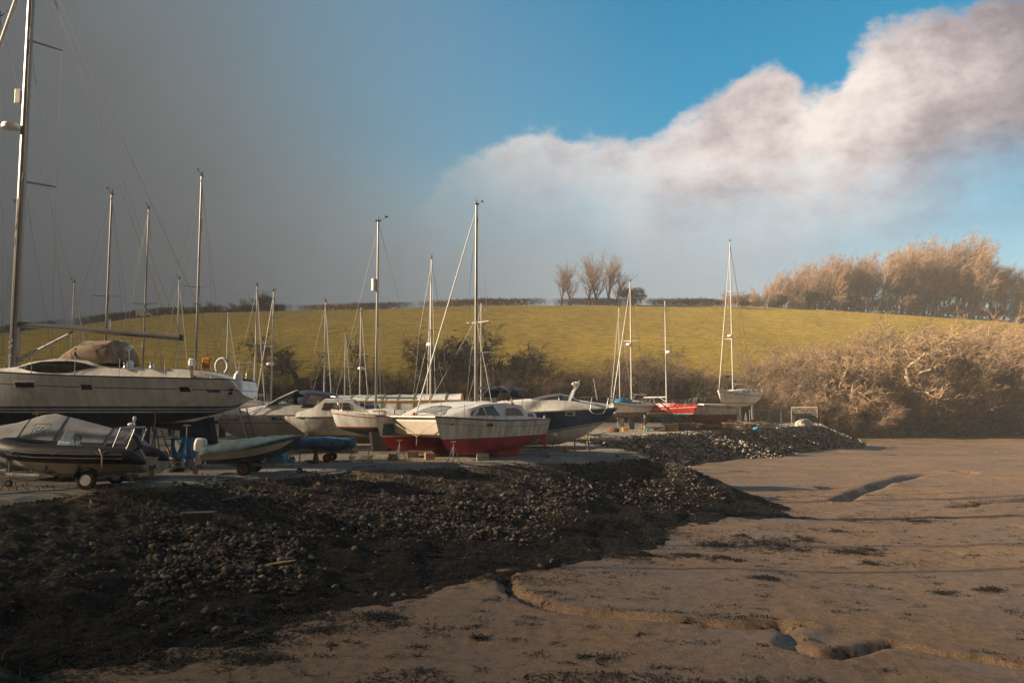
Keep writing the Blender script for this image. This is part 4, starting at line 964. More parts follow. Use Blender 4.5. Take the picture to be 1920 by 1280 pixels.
    MB().box((lx(408), 1.3, zr(684, Y)), (.36, .2, .46)).build('danbuoy_bag', ORNG, root, bevel=.06)
    ob = outboard(root, lx(385), zr(690, Y), WHP, s=.62); ob.location.y = 1.5
    MB().lathe([(.12, 0), (.17, .06), (.17, .32), (.1, .40)], 12, M=Matrix.Translation((lx(246), .3, zr(694, Y)))).build('steering_pedestal', WHP, root, smooth=True)
    MB().bar((lx(240), .3, zr(657, Y)), (lx(250), .3, zr(650, Y)), .3, .12).tube([(lx(246), .3, zr(690, Y)), (lx(244), .3, zr(655, Y))], .03, 6).build('instrument_pod', WHP, root)
    for px in (265, 312): MB().lathe([(.12, 0), (.07, .1), (.10, .22)], 12, M=Matrix.Translation((lx(px), 1.45, zr(693, Y)))).build('winch', SS, root, smooth=True, auto=40)
    fin([(lx(352), 1.75), (lx(402), 2.05), (lx(412), zr(832, Y)), (lx(350), zr(834, Y)), (lx(338), zr(790, Y))], .09, 'rudder', BLUEA, root)
    fin([(-1.7, 1.6), (2.0, 1.58), (1.4, .06), (-1.5, .06)], .2, 'keel', NAVYA, root)
    # thing: the black prop holding up the quarter
    return root
big_yacht()

# ------------------------------------------------------------------ RIB on its trailer, and the boat under a grey cover
def rib():
    Y = 25; Xc = xr(152, Y); root = empty('rigid_inflatable_boat', (Xc, Y, 2.5), pi); tag(root, 'black tubed inflatable boat with white console and steel arch, nearest the left bank', 'inflatable boat')
    lx = lambda px: -(xr(px, Y)-Xc); z = lambda py: zr(py, Y)
    zc = z(848); path = []; rad = []
    half = [(-2.48, .82, z(866), .05), (-2.2, .82, z(858), .15), (-1.85, .82, z(850), .27), (-.5, .84, z(849), .28), (.8, .84, z(847), .28), (1.6, .74, z(843), .28), (2.1, .48, z(838), .28), (2.33, 0, z(835), .28)]
    pts = half+[(x, -y, q, r) for x, y, q, r in half[:-1][::-1]]
    t = MB().tube([p[:3] for p in pts], [p[3] for p in pts], 16).build('inflatable_tube', RUB, root, smooth=True, sub=1)
    for dz in (.03, -.09):
        for s in (1, -1): MB().tube([(x, s*(y+.275*(1 if abs(x) < 1.7 else .93)), q+dz) for x, y, q, r in half[2:6]], .014, 5).build('rubbing_strake', GRY, t)
    for x in (1.5, .2, -1.2): MB().tube([(x+.16, 1.08, z(842)), (x, 1.12, z(848)), (x-.16, 1.08, z(842))], .014, 5).build('grab_handle', GRY, t)
    h = Hull(4.5, 1.5, [(0, z(886)), (.5, z(888)), (.85, z(878)), (1, z(848))], [(0, z(858)), (1, z(845))], ft=.9, p=2.6, e=(.8, .8, 1), dx=.05)
    h.mesh([(None, 0)]).build('hull', [GC], root, smooth=True); h.deck(.02, 0).build('deck', GRY, root)
    c = MB().loft([[(lx(p), s*.32, z(y)) for p, y, s in ((115, 855, 1), (148, 855, 1), (148, 855, -1), (115, 855, -1))], [(lx(p), s*.30, z(y)) for p, y, s in ((122, 826, 1), (145, 828, 1), (145, 828, -1), (122, 826, -1))]]).build('console', WHP, root, bevel=.03)
    MB().loft([[(lx(124), .28, z(826)), (lx(134), .26, z(806)), (lx(134), -.26, z(806)), (lx(124), -.28, z(826))], [(lx(126), .28, z(826)), (lx(136), .26, z(806)), (lx(136), -.26, z(806)), (lx(126), -.28, z(826))]]).build('windscreen', WHP, c)
    MB().tube([(lx(149), .18*cos(a), z(826)+.18*sin(a)) for a in np.linspace(0, 2*pi, 15)], .014, 5).build('steering_wheel', RUB, c)
    s = MB().loft([[(lx(p), q*.3, z(y)) for p, y, q in ((180, 858, 1), (213, 858, 1), (213, 858, -1), (180, 858, -1))], [(lx(p), q*.28, z(y)) for p, y, q in ((180, 840, 1), (211, 838, 1), (211, 838, -1), (180, 840, -1))]]).build('seat', WHP, root, bevel=.04)
    MB().box((lx(210), 0, z(838)), (.12, .5, .26)).build('backrest', RUB, s, bevel=.03)
    for y in (.45, -.45):
        MB().tube([(lx(222), y, z(855)), (lx(240), y*.9, z(801)), (lx(263), y*.9, z(801))], .022, 6).tube([(lx(248), y, z(856)), (lx(266), y*.9, z(803))], .022, 6).build('arch_frame', SS, root)
    q = MB().tube([(lx(240), .4, z(801)), (lx(240), -.4, z(801))], .022, 6).build('arch_bar', SS, root); MB().tube([(lx(263), .4, z(801)), (lx(263), -.4, z(801))], .022, 6).build('arch_bar', SS, root)
    MB().lathe([(.05, 0), (.12, .03), (.11, .09), (.03, .12)], 12, M=Matrix.Translation((lx(251), .1, z(799)))).build('aerial_dome', WHP, root, smooth=True)
    MB().tube([(lx(256), .1, z(800)), (lx(256), .1, z(786))], .015, 6).lathe([(.05, -.06), (.06, .05), (.02, .08)], 8, M=Matrix.Translation((lx(256), .1, z(785)))).build('navigation_light', WHP, root)
    outboard(root, lx(262), z(845), RUB, tilt=.55, s=1.05)
    MB().tube([(lx(222), 1.06, z(838)), (lx(230), 1.14, z(850)), (lx(229), 1.10, z(866)), (lx(224), .9, z(880))], .022, 6).build('lashing_strap', ROPEW, root, smooth=True)
    return root
rib()
trailer(150, 25, 180, 4.4, 1.75, .42, -(xr(197, 25)-xr(150, 25)), 'galvanised trailer with white wheel hubs carrying the black inflatable boat', r=.29, rim=WHP)
def covered_boat():
    Y = 27.6; Xc = xr(128, Y); root = empty('covered_boat', (Xc, Y, 2.5), pi); tag(root, 'boat under peaked pale grey winter cover with small blue badge, behind the black inflatable', 'covered boat')
    lx = lambda px: -(xr(px, Y)-Xc); z = lambda py: zr(py, Y)
    prof = [(298, 861, .3, 866), (290, 846, .9, 866), (275, 826, 1.05, 864), (258, 813, 1.12, 862), (215, 803, 1.18, 860), (170, 791, 1.2, 858), (130, 781, 1.22, 856), (105, 775, 1.22, 855), (82, 778, 1.2, 854), (60, 785, 1.18, 852), (35, 792, 1.1, 848), (0, 798, .95, 843), (-40, 808, .6, 838), (-70, 825, .15, 832)]
    R_ = []
    for px, yt, w, yb in prof:
        zt, zb = z(yt), z(yb); zt = max(zt, zb+.05); R_.append([(lx(px), w*a, zb+(zt-zb)*f) for a, f in ((-1, -.18), (-1.02, 0), (-.80, .27), (-.54, .55), (-.27, .80), (0, 1), (.27, .80), (.54, .55), (.80, .27), (1.02, 0), (1, -.18))])
    cv = MB().loft(R_, closed=False, caps=True).build('winter_cover', GCAN, root, smooth=True)
    for i in (4, 6, 9):
        q = [Vector(p)+Vector((.02, p[1]*.012, .012)) for p in R_[i]]; q = [p+Vector((.35*(1-k/10) if i != 9 else -.25*(k/10), 0, 0)) for k, p in enumerate(q)] if False else q
        MB().tube(q, .013, 4).build('cover_strap', RUB, cv)
    # blue badge printed on the cover
    bx, bz = lx(105), z(803); yy = .80
    for m_, ring in ((CYAN, 0), (CYAN, 1)):
        if ring == 0:
            f = MB(); w, hh = .26, .17
            P4 = [(-w, -hh), (w, -hh), (w, hh), (-w, hh)]
            f.tube([(bx+a, yy-(.14 if b > 0 else -.14), bz+b) for a, b in P4+P4[:1]], .014, 4).build('badge', m_, cv)
        else:
            for c in (-.09, .09): MB().tube([(bx+c+.085*cos(a), yy-.05*sin(a)+.02, bz+.06*sin(a)) for a in np.linspace(0, 2*pi, 13)], .014, 4).build('badge', m_, cv)
    MB().box((lx(26), 1.06, z(818)), (.14, .05, .08)).build('cover_patch', RUB, cv)
    h = Hull(6.6, 2.2, [(0, z(884)), (.5, z(886)), (.85, z(872)), (1, z(836))], [(0, z(862)), (1, z(834))], ft=.85, e=(.6, .6, .9)); h.mesh([(None, 0)]).build('hull', [GO], root, smooth=True)
    return root
covered_boat()
trailer(120, 27.6, 180, 5.6, 1.9, .36, -.6, 'dark trailer under the boat with the pale grey cover', r=.26, rim=GRY)

# ------------------------------------------------------------------ dinghy with outboard
def dinghy():
    Y = 29.5; Xc = xr(478, Y); root = empty('dinghy', (Xc, Y, 2.5), radians(4)); tag(root, 'small cream dinghy under a teal cover with white outboard, bow raised on trailer', 'dinghy')
    h = Hull(3.5, 1.55, [(0, .36), (.4, .42), (.75, .66), (.93, 1.02), (1, 1.40)], [(0, .84), (.5, 1.05), (1, 1.43)], ft=.86, p=2.4, e=(.5, .5, .85))
    h.mesh([(lambda t: h.zk(t)+.17+.1*t, 0), (lambda t: h.zk(t)+.21+.1*t, 1), (lambda t: h.zs(t)-.06, 1), (None, 2)]).build('hull', [TCAN, GC, MAROON], root, smooth=True, auto=60)
    R_ = []
    for i in range(19):
        t = i/18*.995; w = h.y(t, h.zs(t))+.03; zt = h.zs(t)+.30*sin(pi*min(1, .18+t*.85))**.8; zb = h.zs(t)-.10; x = h.x(t, h.zs(t)); sg = .02*sin(i*2.1)
        R_.append([(x, w*a, zb+(zt-zb)*f+sg*(1-abs(a))) for a, f in ((-1, 0), (-1.01, .3), (-.7, .62), (-.35, .80), (0, 1), (.35, .80), (.7, .62), (1.01, .3), (1, 0))])
    MB().loft(R_, closed=False).build('cover', TCAN, root, smooth=True)
    outboard(root, -1.94, .82, WHP, tilt=.12, s=1.0)
    return root
dinghy()
trailer(478, 29.5, 4, 3.6, 1.45, .36, xr(471, 29.5)-xr(478, 29.5), 'rusty hubbed road trailer under the teal covered dinghy', r=.27, rim=RUST, front=1.2)

# ------------------------------------------------------------------ motor boats
def cruiser_left():
    Y = 47; L = 9.4; root = empty('motor_cruiser', (xr(556, Y), Y, 2.5), radians(186)); tag(root, 'white motor cruiser with raked windscreen and navy framed canopy beside the big yacht stern', 'motor cruiser')
    z = lambda py: zr(py, Y); lx = lambda px: -(xr(px, Y)-xr(556, Y))
    h = Hull(L, 2.7, [(0, z(832)), (.5, z(832)), (.78, z(824)), (.9, z(812)), (1, z(782))], [(0, z(776)), (.5, z(777)), (1, z(777))], ft=.9, p=2.5, e=(.5, .5, .9))
    h.mesh([(z(803), 0), (z(792), 0), (z(791), 1), (None, 2)]).build('hull', [GC, MAROON, GW], root, smooth=True, auto=60)
    st = [(lx(700), 1.2, z(778), 1.12, z(771)), (lx(640), 1.25, z(778), 1.15, z(765)), (lx(560), 1.22, z(778), 1.08, z(759)), (lx(515), 1.1, z(778), .95, z(760)), (lx(470), .85, z(778), .66, z(766)), (lx(424), .35, z(777), .22, z(774))]
    c = trunk(st, .08).build('foredeck_cabin', GW, root, smooth=True, auto=40)
    h.side_patch(.20, .84, lambda t: h.zs(t)-.16, lambda t: h.zs(t)-.13, 1, off=.01).build('trim_line', MAROON, root)
    MB().tube([h.pt(t, h.zs(t)-.28, 1, .0) for t in (.05, .3, .6, .85, .98)], .035, 6).build('rubbing_strake', RUB, root)
    for p0, p1, y in ((519, 527, 784), (531, 536, 784)): h.side_patch(h.t_of(lx(p1)), h.t_of(lx(p0)), z(y)-.06, z(y)+.06, 1, off=.012).build('portlight', GLASS, root)
    # windscreen and canopy
    ws = [[(lx(507), .95*s, z(760)) for s in ()]]
    A = [(lx(p), w, z(y)) for p, w, y in ((506, 1.0, 762), (528, 1.05, 748), (556, 1.0, 735))]; rings = [[(x, w*s, zz+(1-abs(s))*.12) for s in (-1, -.6, 0, .6, 1)] for x, w, zz in A]
    wsn = MB().loft(rings, closed=False, caps=False).build('windscreen', GLB, root, smooth=True); k = wsn.modifiers.new('s', 'SOLIDIFY'); k.thickness = .02
    for s in (-1, -.6, .6, 1): MB().tube([(x, w*s, zz+(1-abs(s))*.12+.01) for x, w, zz in A], .03, 5).build('screen_frame', GW, wsn)
    MB().tube([(A[2][0], A[2][1]*s, A[2][2]+(1-abs(s))*.12+.01) for s in (-1, -.6, 0, .6, 1)], .03, 5).build('screen_frame', GW, wsn)
    rr = [[(lx(p), w*s, z(yb)+(z(yt)-z(yb))*f) for s, f in ((-1, 0), (-1, .55), (-.85, .92), (0, 1.08), (.85, .92), (1, .55), (1, 0))] for p, w, yt, yb in ((556, 1.02, 735, 758), (580, 1.08, 733, 764), (618, 1.1, 738, 766), (652, 1.08, 748, 768), (664, 1.0, 762, 769))]
    cn = MB().loft(rr, closed=False, caps=False).build('canopy', CANV, root, smooth=True, auto=40); k = cn.modifiers.new('s', 'SOLIDIFY'); k.thickness = .015
    for s in (1, -1):
        MB().add([(lx(p), s*1.11, z(y)) for p, y in ((576, 757), (586, 741), (610, 743), (601, 759))], [(0, 1, 2, 3)]).build('canopy_window', CLEAR, cn)
        MB().add([(lx(p), s*1.13, z(y)) for p, y in ((568, 764), (575, 759), (602, 762), (598, 766))], [(0, 1, 2, 3)]).build('canopy_window', GLB, cn)
    MB().tube([(lx(p), 1.05, z(y)) for p, y in ((520, 758), (470, 752), (430, 762))]+[(lx(418), 0, z(764))]+[(lx(p), -1.0, z(y)) for p, y in ((430, 762), (470, 752), (520, 758))], .018, 5).build('bow_rail', SS, root)
    for p, y in ((500, 755), (470, 752), (440, 759)):
        for s in (1, -1): MB().tube([(lx(p), s*.95*min(1, (p-395)/90+.1), z(y)), (lx(p)-.05, s*.9*min(1, (p-395)/90+.1), z(774))], .014, 4).build('stanchion', SS, root)
    MB().tube([(lx(424), .25, z(797)), (lx(420), .28, z(800))], .08, 8).build('anchor', GALV, root)
    MB().box((0, 0, .35), (1.2, .8, .7)).build('support_cradle', WOODD, root)
cruiser_left()
def cruiser_small():
    Y = 44.8; L = 6.2; root = empty('cabin_boat', (xr(640, Y), Y, 2.5), radians(184)); tag(root, 'small white cabin boat with square brown windows and a rolled navy tarp on its roof', 'cabin boat')
    z = lambda py: zr(py, Y); lx = lambda px: -(xr(px, Y)-xr(640, Y))
    h = Hull(L, 2.2, [(0, z(818)), (.6, z(818)), (.80, z(814)), (.86, z(806)), (1, z(786))], [(0, z(781)), (.5, z(780)), (1, z(780))], ft=.9, p=3.0, e=(.32, .32, .6))
    h.mesh([(z(806), 0), (None, 1)]).build('hull', [GC, GO], root, smooth=True, auto=60); h.deck().build('deck', GW, root)
    MB().tube([h.pt(t, h.zs(t)-.06, 1) for t in np.linspace(0, 1, 9)]+[h.pt(t, h.zs(t)-.06, -1) for t in np.linspace(1, 0, 9)], .03, 5).build('rubbing_strake', MAROON, root)
    st = [(lx(735), 1.0, z(781), .95, z(767)), (lx(690), 1.0, z(781), .93, z(766)), (lx(668), 1.0, z(781), .88, z(757)), (lx(660), 1.0, z(781), .85, z(749)), (lx(612), .98, z(781), .82, z(749)), (lx(590), .95, z(781), .8, z(766)), (lx(560), .7, z(781), .5, z(774))]
    c = trunk(st, .06).build('cabin', GW, root, smooth=True, auto=35)
    for s in (1, -1):
        cab_window(st, [(lx(p), z(y)) for p, y in ((608, 768), (613, 755), (634, 755), (630, 768))], s, GLB, c); cab_window(st, [(lx(p), z(y)) for p, y in ((636, 768), (640, 755), (658, 755), (662, 768))], s, GLB, c)
    MB().box((lx(596), .3, z(756)), (.03, .6, .32), M=Matrix.Rotation(-.5, 3, 'Y')).build('windscreen', GLB, c)
    MB().loft([[(lx(p), w*cos(a), z(765)+hh*max(0, sin(a))+.02*sin(a*3+p)) for a in np.linspace(0, pi, 9)] for p, w, hh in ((668, .3, .05), (675, .7, .24), (690, .75, .30), (704, .8, .22), (716, .5, .06))], closed=False).build('tarp', CANV, root, smooth=True)
    MB().tube([h.pt(.42, z(800), 1, .01)]+[h.pt(t, z(800)-.14*sin((t-.24)/.18*pi), 1, .01) for t in (.38, .33, .28, .24)], .008, 4).build('mooring_line', ROPEW, root)
    MB().box((.3, 0, z(818)/2), (1.6, .9, z(818))).build('support_cradle', WOODD, root)
cruiser_small()
def navy_cruiser():
    Y = 48; L = 8.6; Xb = xr(1154, Y); Xc = Xb-L/2*.985; root = empty('motor_cruiser', (Xc, Y, 2.5), radians(-6)); tag(root, 'navy hulled motor cruiser with white deck, domed windscreen and radar arch behind the catamaran stern', 'motor cruiser')
    z = lambda py: zr(py, Y); lx = lambda px: xr(px, Y)-Xc
    h = Hull(L, 3.0, [(0, z(836)), (.55, z(834)), (.72, z(822)), (.88, z(797)), (1, z(767))], [(0, z(772)), (.5, z(770)), (1, z(763))], ft=.9, p=2.4, e=(.5, .5, .95))
    w1 = lambda t: z(815)+(z(788)-z(815))*max(0, (t-.35)/.65)**1.2
    h.mesh([(w1, 0), (lambda t: w1(t)+.05, 1), (lambda t: w1(t)+.10, 0), (lambda t: h.zs(t)-.10, 1), (lambda t: h.zs(t)-.07, 2), (None, 0)]).build('hull', [GW, NAVY, MAROON], root, smooth=True, auto=60)
    h.deck(.02, .1).build('deck', GW, root, smooth=True)
    st = [(lx(935), 1.3, z(772), 1.2, z(756)), (lx(985), 1.3, z(771), 1.18, z(752)), (lx(1040), 1.3, z(770), 1.12, z(750)), (lx(1075), 1.2, z(769), .98, z(752)), (lx(1110), .9, z(768), .66, z(758)), (lx(1140), .4, z(766), .25, z(762))]
    trunk(st, .14).build('foredeck_cabin', GW, root, smooth=True, auto=40)
    R_ = []
    for p, w, yt in ((985, .95, 752), (1005, 1.05, 745), (1030, 1.1, 740), (1050, 1.08, 738), (1068, 1.0, 741), (1090, .85, 753)): R_.append([(lx(p), w*cos(a), z(753)-.05+(z(yt)-z(753)+.05)*sin(a)**.7) for a in np.linspace(0, pi, 11)])
    ws = MB().loft(R_, closed=False, caps=False).build('windscreen', GLB, root, smooth=True); k = ws.modifiers.new('s', 'SOLIDIFY'); k.thickness = .03
    for i in (0, 3, 5): MB().tube([Vector(p)+Vector((0, 0, .015)) for p in R_[i]], .03, 5).build('screen_frame', NAVY if i == 3 else GW, ws)
    a = MB()
    for s in (1, -1): a.loft([[(lx(x0), s*y0, z(yy)) for x0, y0 in ((p, w), (p+5, w), (p+5, w-.1), (p, w-.1))] for p, w, yy in ((1066, 1.0, 752), (1072, .9, 735), (1078, .55, 726))])
    a.box((lx(1080), 0, z(725)), (.28, 1.2, .10)); a.build('radar_arch', WHP, root)
    MB().lathe([(.05, -.02), (.24, .02), (.25, .12), (.08, .2)], 12, M=Matrix.Translation((lx(1080), 0, z(722)))).tube([(lx(1084), .3, z(725)), (lx(1086), .3, z(712))], .015, 5).box((lx(1076), -.3, z(719)), (.12, .12, .2)).build('radar_dome', WHP, root, smooth=True, auto=40)
    pts = [(lx(1085), 1.05, z(745)), (lx(1110), .95, z(744)), (lx(1140), .5, z(745)), (lx(1152), 0, z(747)), (lx(1140), -.5, z(745)), (lx(1110), -.95, z(744)), (lx(1085), -1.05, z(745))]
    MB().tube(pts, .02, 5).build('bow_rail', SS, root)
    for q in pts[1:6]: MB().tube([q, (q[0]-.12, q[1]*1.02, z(766))], .014, 4).build('stanchion', SS, root)
    for p in (1070,):
        t = h.t_of(lx(p)); zc = z(775); f = h.side_patch(t-.034, t+.034, zc-.12, zc+.12, -1, off=.012).build('portlight', GW, root); h.side_patch(t-.022, t+.022, zc-.06, zc+.06, -1, off=.02).build('pane', GLASS, f)
    MB().tube([(lx(1104), -1.2, z(766)), (lx(1110), -1.27, z(773)), (lx(1119), -1.2, z(776)), (lx(1130), -.98, z(774)), (lx(1136), -.75, z(765))], .022, 6).build('mooring_line', ROPEW, root, smooth=True)
    MB().tube([(lx(1121), -.5, z(762)), (lx(1113), -.5, z(711))], .016, 5).build('whip_aerial', WHP, root)
    MB().box((-.8, 0, z(836)/2-.02), (2.2, 1.0, z(836)+.04)).build('support_cradle', WOODD, root)
navy_cruiser()

# ------------------------------------------------------------------ catamaran
def catamaran():
    hd = radians(231); ctr = Vector((-2.45, 40.3)); root = empty('catamaran', (ctr.x, ctr.y, 2.5), hd); tag(root, 'white catamaran with red bottom paint propped at the front of the yard', 'catamaran')
    L = 8.1; yo = 2.0
    for s in (1, -1):
        h = Hull(L, 1.42, [(0, .88), (.10, .70), (.3, .34), (.55, .22), (.75, .22), (.88, .42), (.95, .95), (1, 2.02)], [(0, 1.84), (.45, 1.82), (1, 2.04)], ft=.62, tm=.45, p=2.1, e=(.40, .30, .7), trake=-.05)
        hm = h.mesh([(lambda t: 1.02-.04*t, 0), (lambda t: h.zs(t)-.34, 1), (lambda t: h.zs(t)-.32, 2), (lambda t: h.zs(t)-.07, 1), (None, 2)]).build('hull', [REDA, GO, MAROON], root, smooth=True, auto=60)
        hm.location.y = s*yo; d = h.deck(.02, .03).build('deck', GW, root, smooth=True); d.location.y = s*yo
        MB().tube([h.pt(t, h.zs(t)-.03, s, .015) for t in np.linspace(0, .99, 12)], .035, 5).build('rubbing_strake', MAROON, hm, smooth=True)
        t = .62; f = h.side_patch(t-.028, t+.028, 1.50, 1.66, s, off=.014).build('portlight', GRY, hm); h.side_patch(t-.020, t+.020, 1.525, 1.635, s, off=.022).build('pane', GLASS, f)
        fin([(-2.3, .55), (.3, .32), (.0, -.0), (-2.0, .02)], .12, 'keel', REDA, root, s*yo)
        fin([(-L/2-.22, 1.05), (-L/2+.05, 1.05), (-L/2+.35, .62), (-L/2-.2, .30), (-L/2-.28, .6)], .035, 'rudder', REDA, root, s*yo)
        fin([(-L/2-.16, 1.98), (-L/2-.03, 1.98), (-L/2-.02, 1.05), (-L/2-.22, 1.05)], .035, 'rudder', GO, root, s*yo)
        # arrow at the bow end of the thin line
        MB().prism([h.pt(.905, 1.66, s, .012)+Vector((0, s*yo, 0)), h.pt(.885, 1.72, s, .012)+Vector((0, s*yo, 0)), h.pt(.885, 1.60, s, .012)+Vector((0, s*yo, 0))], (0, s*.006, 0)).build('stripe_arrow', MAROON, root)
        if s == -1:
            q = h.side_patch(.80, .945, lambda t: 1.06, lambda t: 1.62, 1, off=.02).build('patched_bow_panel', TCAN, root); q.location.y = s*yo
        for k in (.96, .80):
            z = h.zs(k); MB().tube([(h.x(k, z), s*(yo+h.b(k)*.7), z), (h.x(k, z), s*(yo+h.b(k)*.7), z+.62)], .014, 5).build('stanchion', SS, root)
    # bridge deck with sloping cream front
    MB().loft([[(-3.7, y, z) for y, z in ((-1.9, .95), (1.9, .95), (1.9, 1.83), (-1.9, 1.83))], [(1.2, y, z) for y, z in ((-1.9, .92), (1.9, .92), (1.9, 1.83), (-1.9, 1.83))], [(2.9, y, z) for y, z in ((-1.8, 1.15), (1.8, 1.15), (1.8, 1.9), (-1.8, 1.9))], [(3.15, y, z) for y, z in ((-1.7, 1.75), (1.7, 1.75), (1.7, 1.92), (-1.7, 1.92))]]).build('bridge_deck', GC, root)
    st = [(-2.9, 2.45, 1.80, 2.35, 2.10), (-2.1, 2.47, 1.80, 2.32, 2.16), (-1.9, 2.47, 1.80, 2.26, 2.52), (-.2, 2.47, 1.80, 2.18, 2.62), (.9, 2.42, 1.84, 2.08, 2.55), (1.9, 2.2, 1.88, 1.8, 2.28), (2.9, 1.75, 1.92, 1.5, 2.0)]
    c = trunk(st, .10).build('cabin', GW, root, smooth=True, auto=35)
    for s in (1, -1):
        cab_window(st, [(1.80, 2.02), (1.65, 2.20), (.97, 2.44), (.95, 2.04)], s, GLB, c, off=.05); cab_window(st, [(.84, 2.04), (.84, 2.44), (.30, 2.49), (.0, 2.02)], s, GLB, c, off=.05)
        cab_window(st, [(-.45, 2.0), (-.6, 2.36), (-1.3, 2.40), (-1.7, 2.26), (-1.85, 2.0)], s, GLB, c); cab_window(st, [(-2.2, 1.94), (-2.25, 2.10), (-2.6, 2.08), (-2.75, 1.94)], s, GLB, c)
        MB().tube([(-.4, s*1.9, 2.70), (-.9, s*1.9, 2.78), (-1.6, s*1.9, 2.70)], .02, 5).build('grab_rail', TEAK, c)
    MB().loft([[(x, w*cos(a), 1.93+hh*sin(a)) for a in np.linspace(0, pi, 9)] for x, w, hh in ((3.2, 1.5, .05), (2.6, 1.8, .26), (1.9, 1.8, .50), (1.6, 1.7, .58))], closed=False).build('foredeck_cover', CLEAR, root, smooth=True)
    MB().tube([(3.3, -2.0, 1.98), (3.3, 2.0, 1.98)], .05, 8).build('crossbeam', GW, root)
    MB().box((-2.35, .9, 2.36), (.07, .9, .55)).build('companionway_board', TEAK, c)
    MB().lathe([(.02, -.12), (.13, -.05), (.13, .06), (.03, .12)], 10, M=Matrix.Translation((3.0, -.4, 2.05))).build('red_buoy', RED, root, smooth=True)
    # ropes slung under the bows
    MB().tube([(3.4, 1.8, 1.90), (3.3, .75, 1.45), (3.1, -.1, 1.05), (3.25, -.8, 1.35), (3.4, -1.8, 1.88)], .018, 5).build('slung_rope', ROPEW, root, smooth=True)
    MB().tube([(3.1, -.1, 1.05), (3.1, -.1, .62)], .05, 6).build('anchor_chain', RUST, root)
    b = 1.9
    rig(root, -.95, 2.62, 12.95-2.62, .085, ((.40, .75),), [(-.5, 2.5, 1.85, .97), (-.5, -2.5, 1.85, .97), (.5, 2.5, 1.85, .42), (.5, -2.5, 1.85, .42), (-3.8, 2.1, 1.85, .99), (-3.8, -2.1, 1.85, .99)], (3.3, 2.05, .96), (3.9, .78, None), ALU, True)
    bt = MB().loft([[(x, w*cos(a), 2.95+hh*sin(a)) for a in np.linspace(0, pi, 9)] for x, w, hh in ((-2.6, .95, .55), (-3.2, 1.0, .60), (-3.7, .95, .30))], closed=False, caps=False).build('bimini', CANV, root, smooth=True); k = bt.modifiers.new('s', 'SOLIDIFY'); k.thickness = .03
    for x in (-2.6, -3.7):
        for s in (1, -1): MB().tube([(x, s*.95, 2.95), (-3.2, s*1.05, 1.9)], .018, 5).build('bimini_strut', SS, root)
    for s in (1, -1): MB().tube([(-3.0, s*.7, 1.95), (-3.4, s*.35, 3.3)], .03, 5).build('boom_gallows', WHM, root)
    outboard(root, -3.85, 1.75, GRY, tilt=.3, s=.8)
catamaran()
# ------------------------------------------------------------------ the other sailing boats
def Hz(py, Y): return P(960, py, Y).z-2.5
b_, h_ = sailboat('sailing_boat', 714, 42.6, 180, 5.3, 'white sailing boat with red boot stripe over navy bottom, just left of the catamaran', Hz(415, 42.6), wl=1.28, draft=1.16, fb=.84, B=2.1, bottom=NAVYA, stripe=RED, twin=True, keelc=BLACKA, boom=(2.2, .65, None), refl=.66, sp=((.45, .75),), mx=.05, furl=False)
back = [
 (183, 43, 86, 8.8, 360, 'boat whose mast stands directly behind the deck saloon of the big yacht', dict(refl=.36, furl=False)),
 (259, 51, 94, 9.5, 388, 'boat whose bare mast stands just right of the spray hood', dict(furl=False)),
 (355, 44, 84, 9.5, 325, 'boat with the tall mast and white reflector behind the big yacht stern', dict(refl=.78, furl=False)),
 (324, 64, 92, 8.5, 522, 'boat with a short mast just left of the tall mast behind the big yacht', dict()),
 (122, 62, 88, 8.5, 528, 'boat with a thin distant mast behind the big yacht coachroof', dict(boom=(3.2, .9, CANV))),
 (419, 60, 90, 8.0, 583, 'boat with a short mast at the big yacht stern', dict()),
 (474, 58, 95, 8.0, 535, 'boat with the slightly leaning mast left of the white cruiser windscreen', dict()),
 (512, 66, 268, 8.4, 548, 'boat with a mast rising over the left motor cruiser windscreen', dict(radar=.34)),
 (605, 62, 92, 7.6, 565, 'boat with a mast rising over the navy framed canopy', dict()),
 (644, 75, 90, 7.4, 620, 'boat with the shortest mast, close left of another short mast', dict()),
 (672, 69, 88, 8.2, 575, 'boat with a mast just left of the tall mast with reflector', dict(radar=.36)),
 (808, 57, 100, 8.6, 483, 'boat with the mast standing midway between the two tallest centre masts', dict(radar=.40)),
 (902, 63, 92, 8.0, 567, 'boat with the mast almost hidden behind the catamaran mast', dict(boom=(3.0, .7, None))),
 (1165, 90, 100, 8.4, 575, 'boat whose mast stands left of the first far white boat', dict()),
]
for px, Y, hd, L, yt, lab, kw in back:
    kw = dict(dict(wl=1.55, draft=1.4, fb=.95, r=.065 if Y > 50 else .075, wr=.011), **kw)
    sailboat('sailing_boat', px, Y, hd, L, 'sailing '+lab, Hz(yt, Y), group=None, mmat=ALU if Y < 55 else WHM, railings=Y < 70, **kw)
sailboat('sailing_boat', -14, 38.5, 180, 11, 'sailing boat at the left edge, only its masthead showing beside the big mast', Hz(30, 38.5), furl=False, r=.1)
sailboat('sailing_boat', 960+1500*(-25)/21.6, 21.6, 175, 8.5, 'sailing boat ashore beyond the left edge, casting its mast shadow over the mud', 19.5, furl=False, r=.11, base=2.4)
sailboat('sailing_boat', 960+1500*(-31)/25.0, 25.0, 178, 9.5, 'second sailing boat ashore beyond the left edge', 22, furl=False, r=.11, base=2.4)
kb, kh = sailboat('sailing_boat', 1183, 80, 236, 8.2, 'white sailing boat with cyan deck tarp and dark keel, first of the far row', Hz(527, 80), wl=1.72, draft=1.6, fb=.92, bottom=GREYA, stripe=MAROON, boom=(3.4, .75, None), radar=.47, mx=-.02, mmat=WHM, wr=.014)
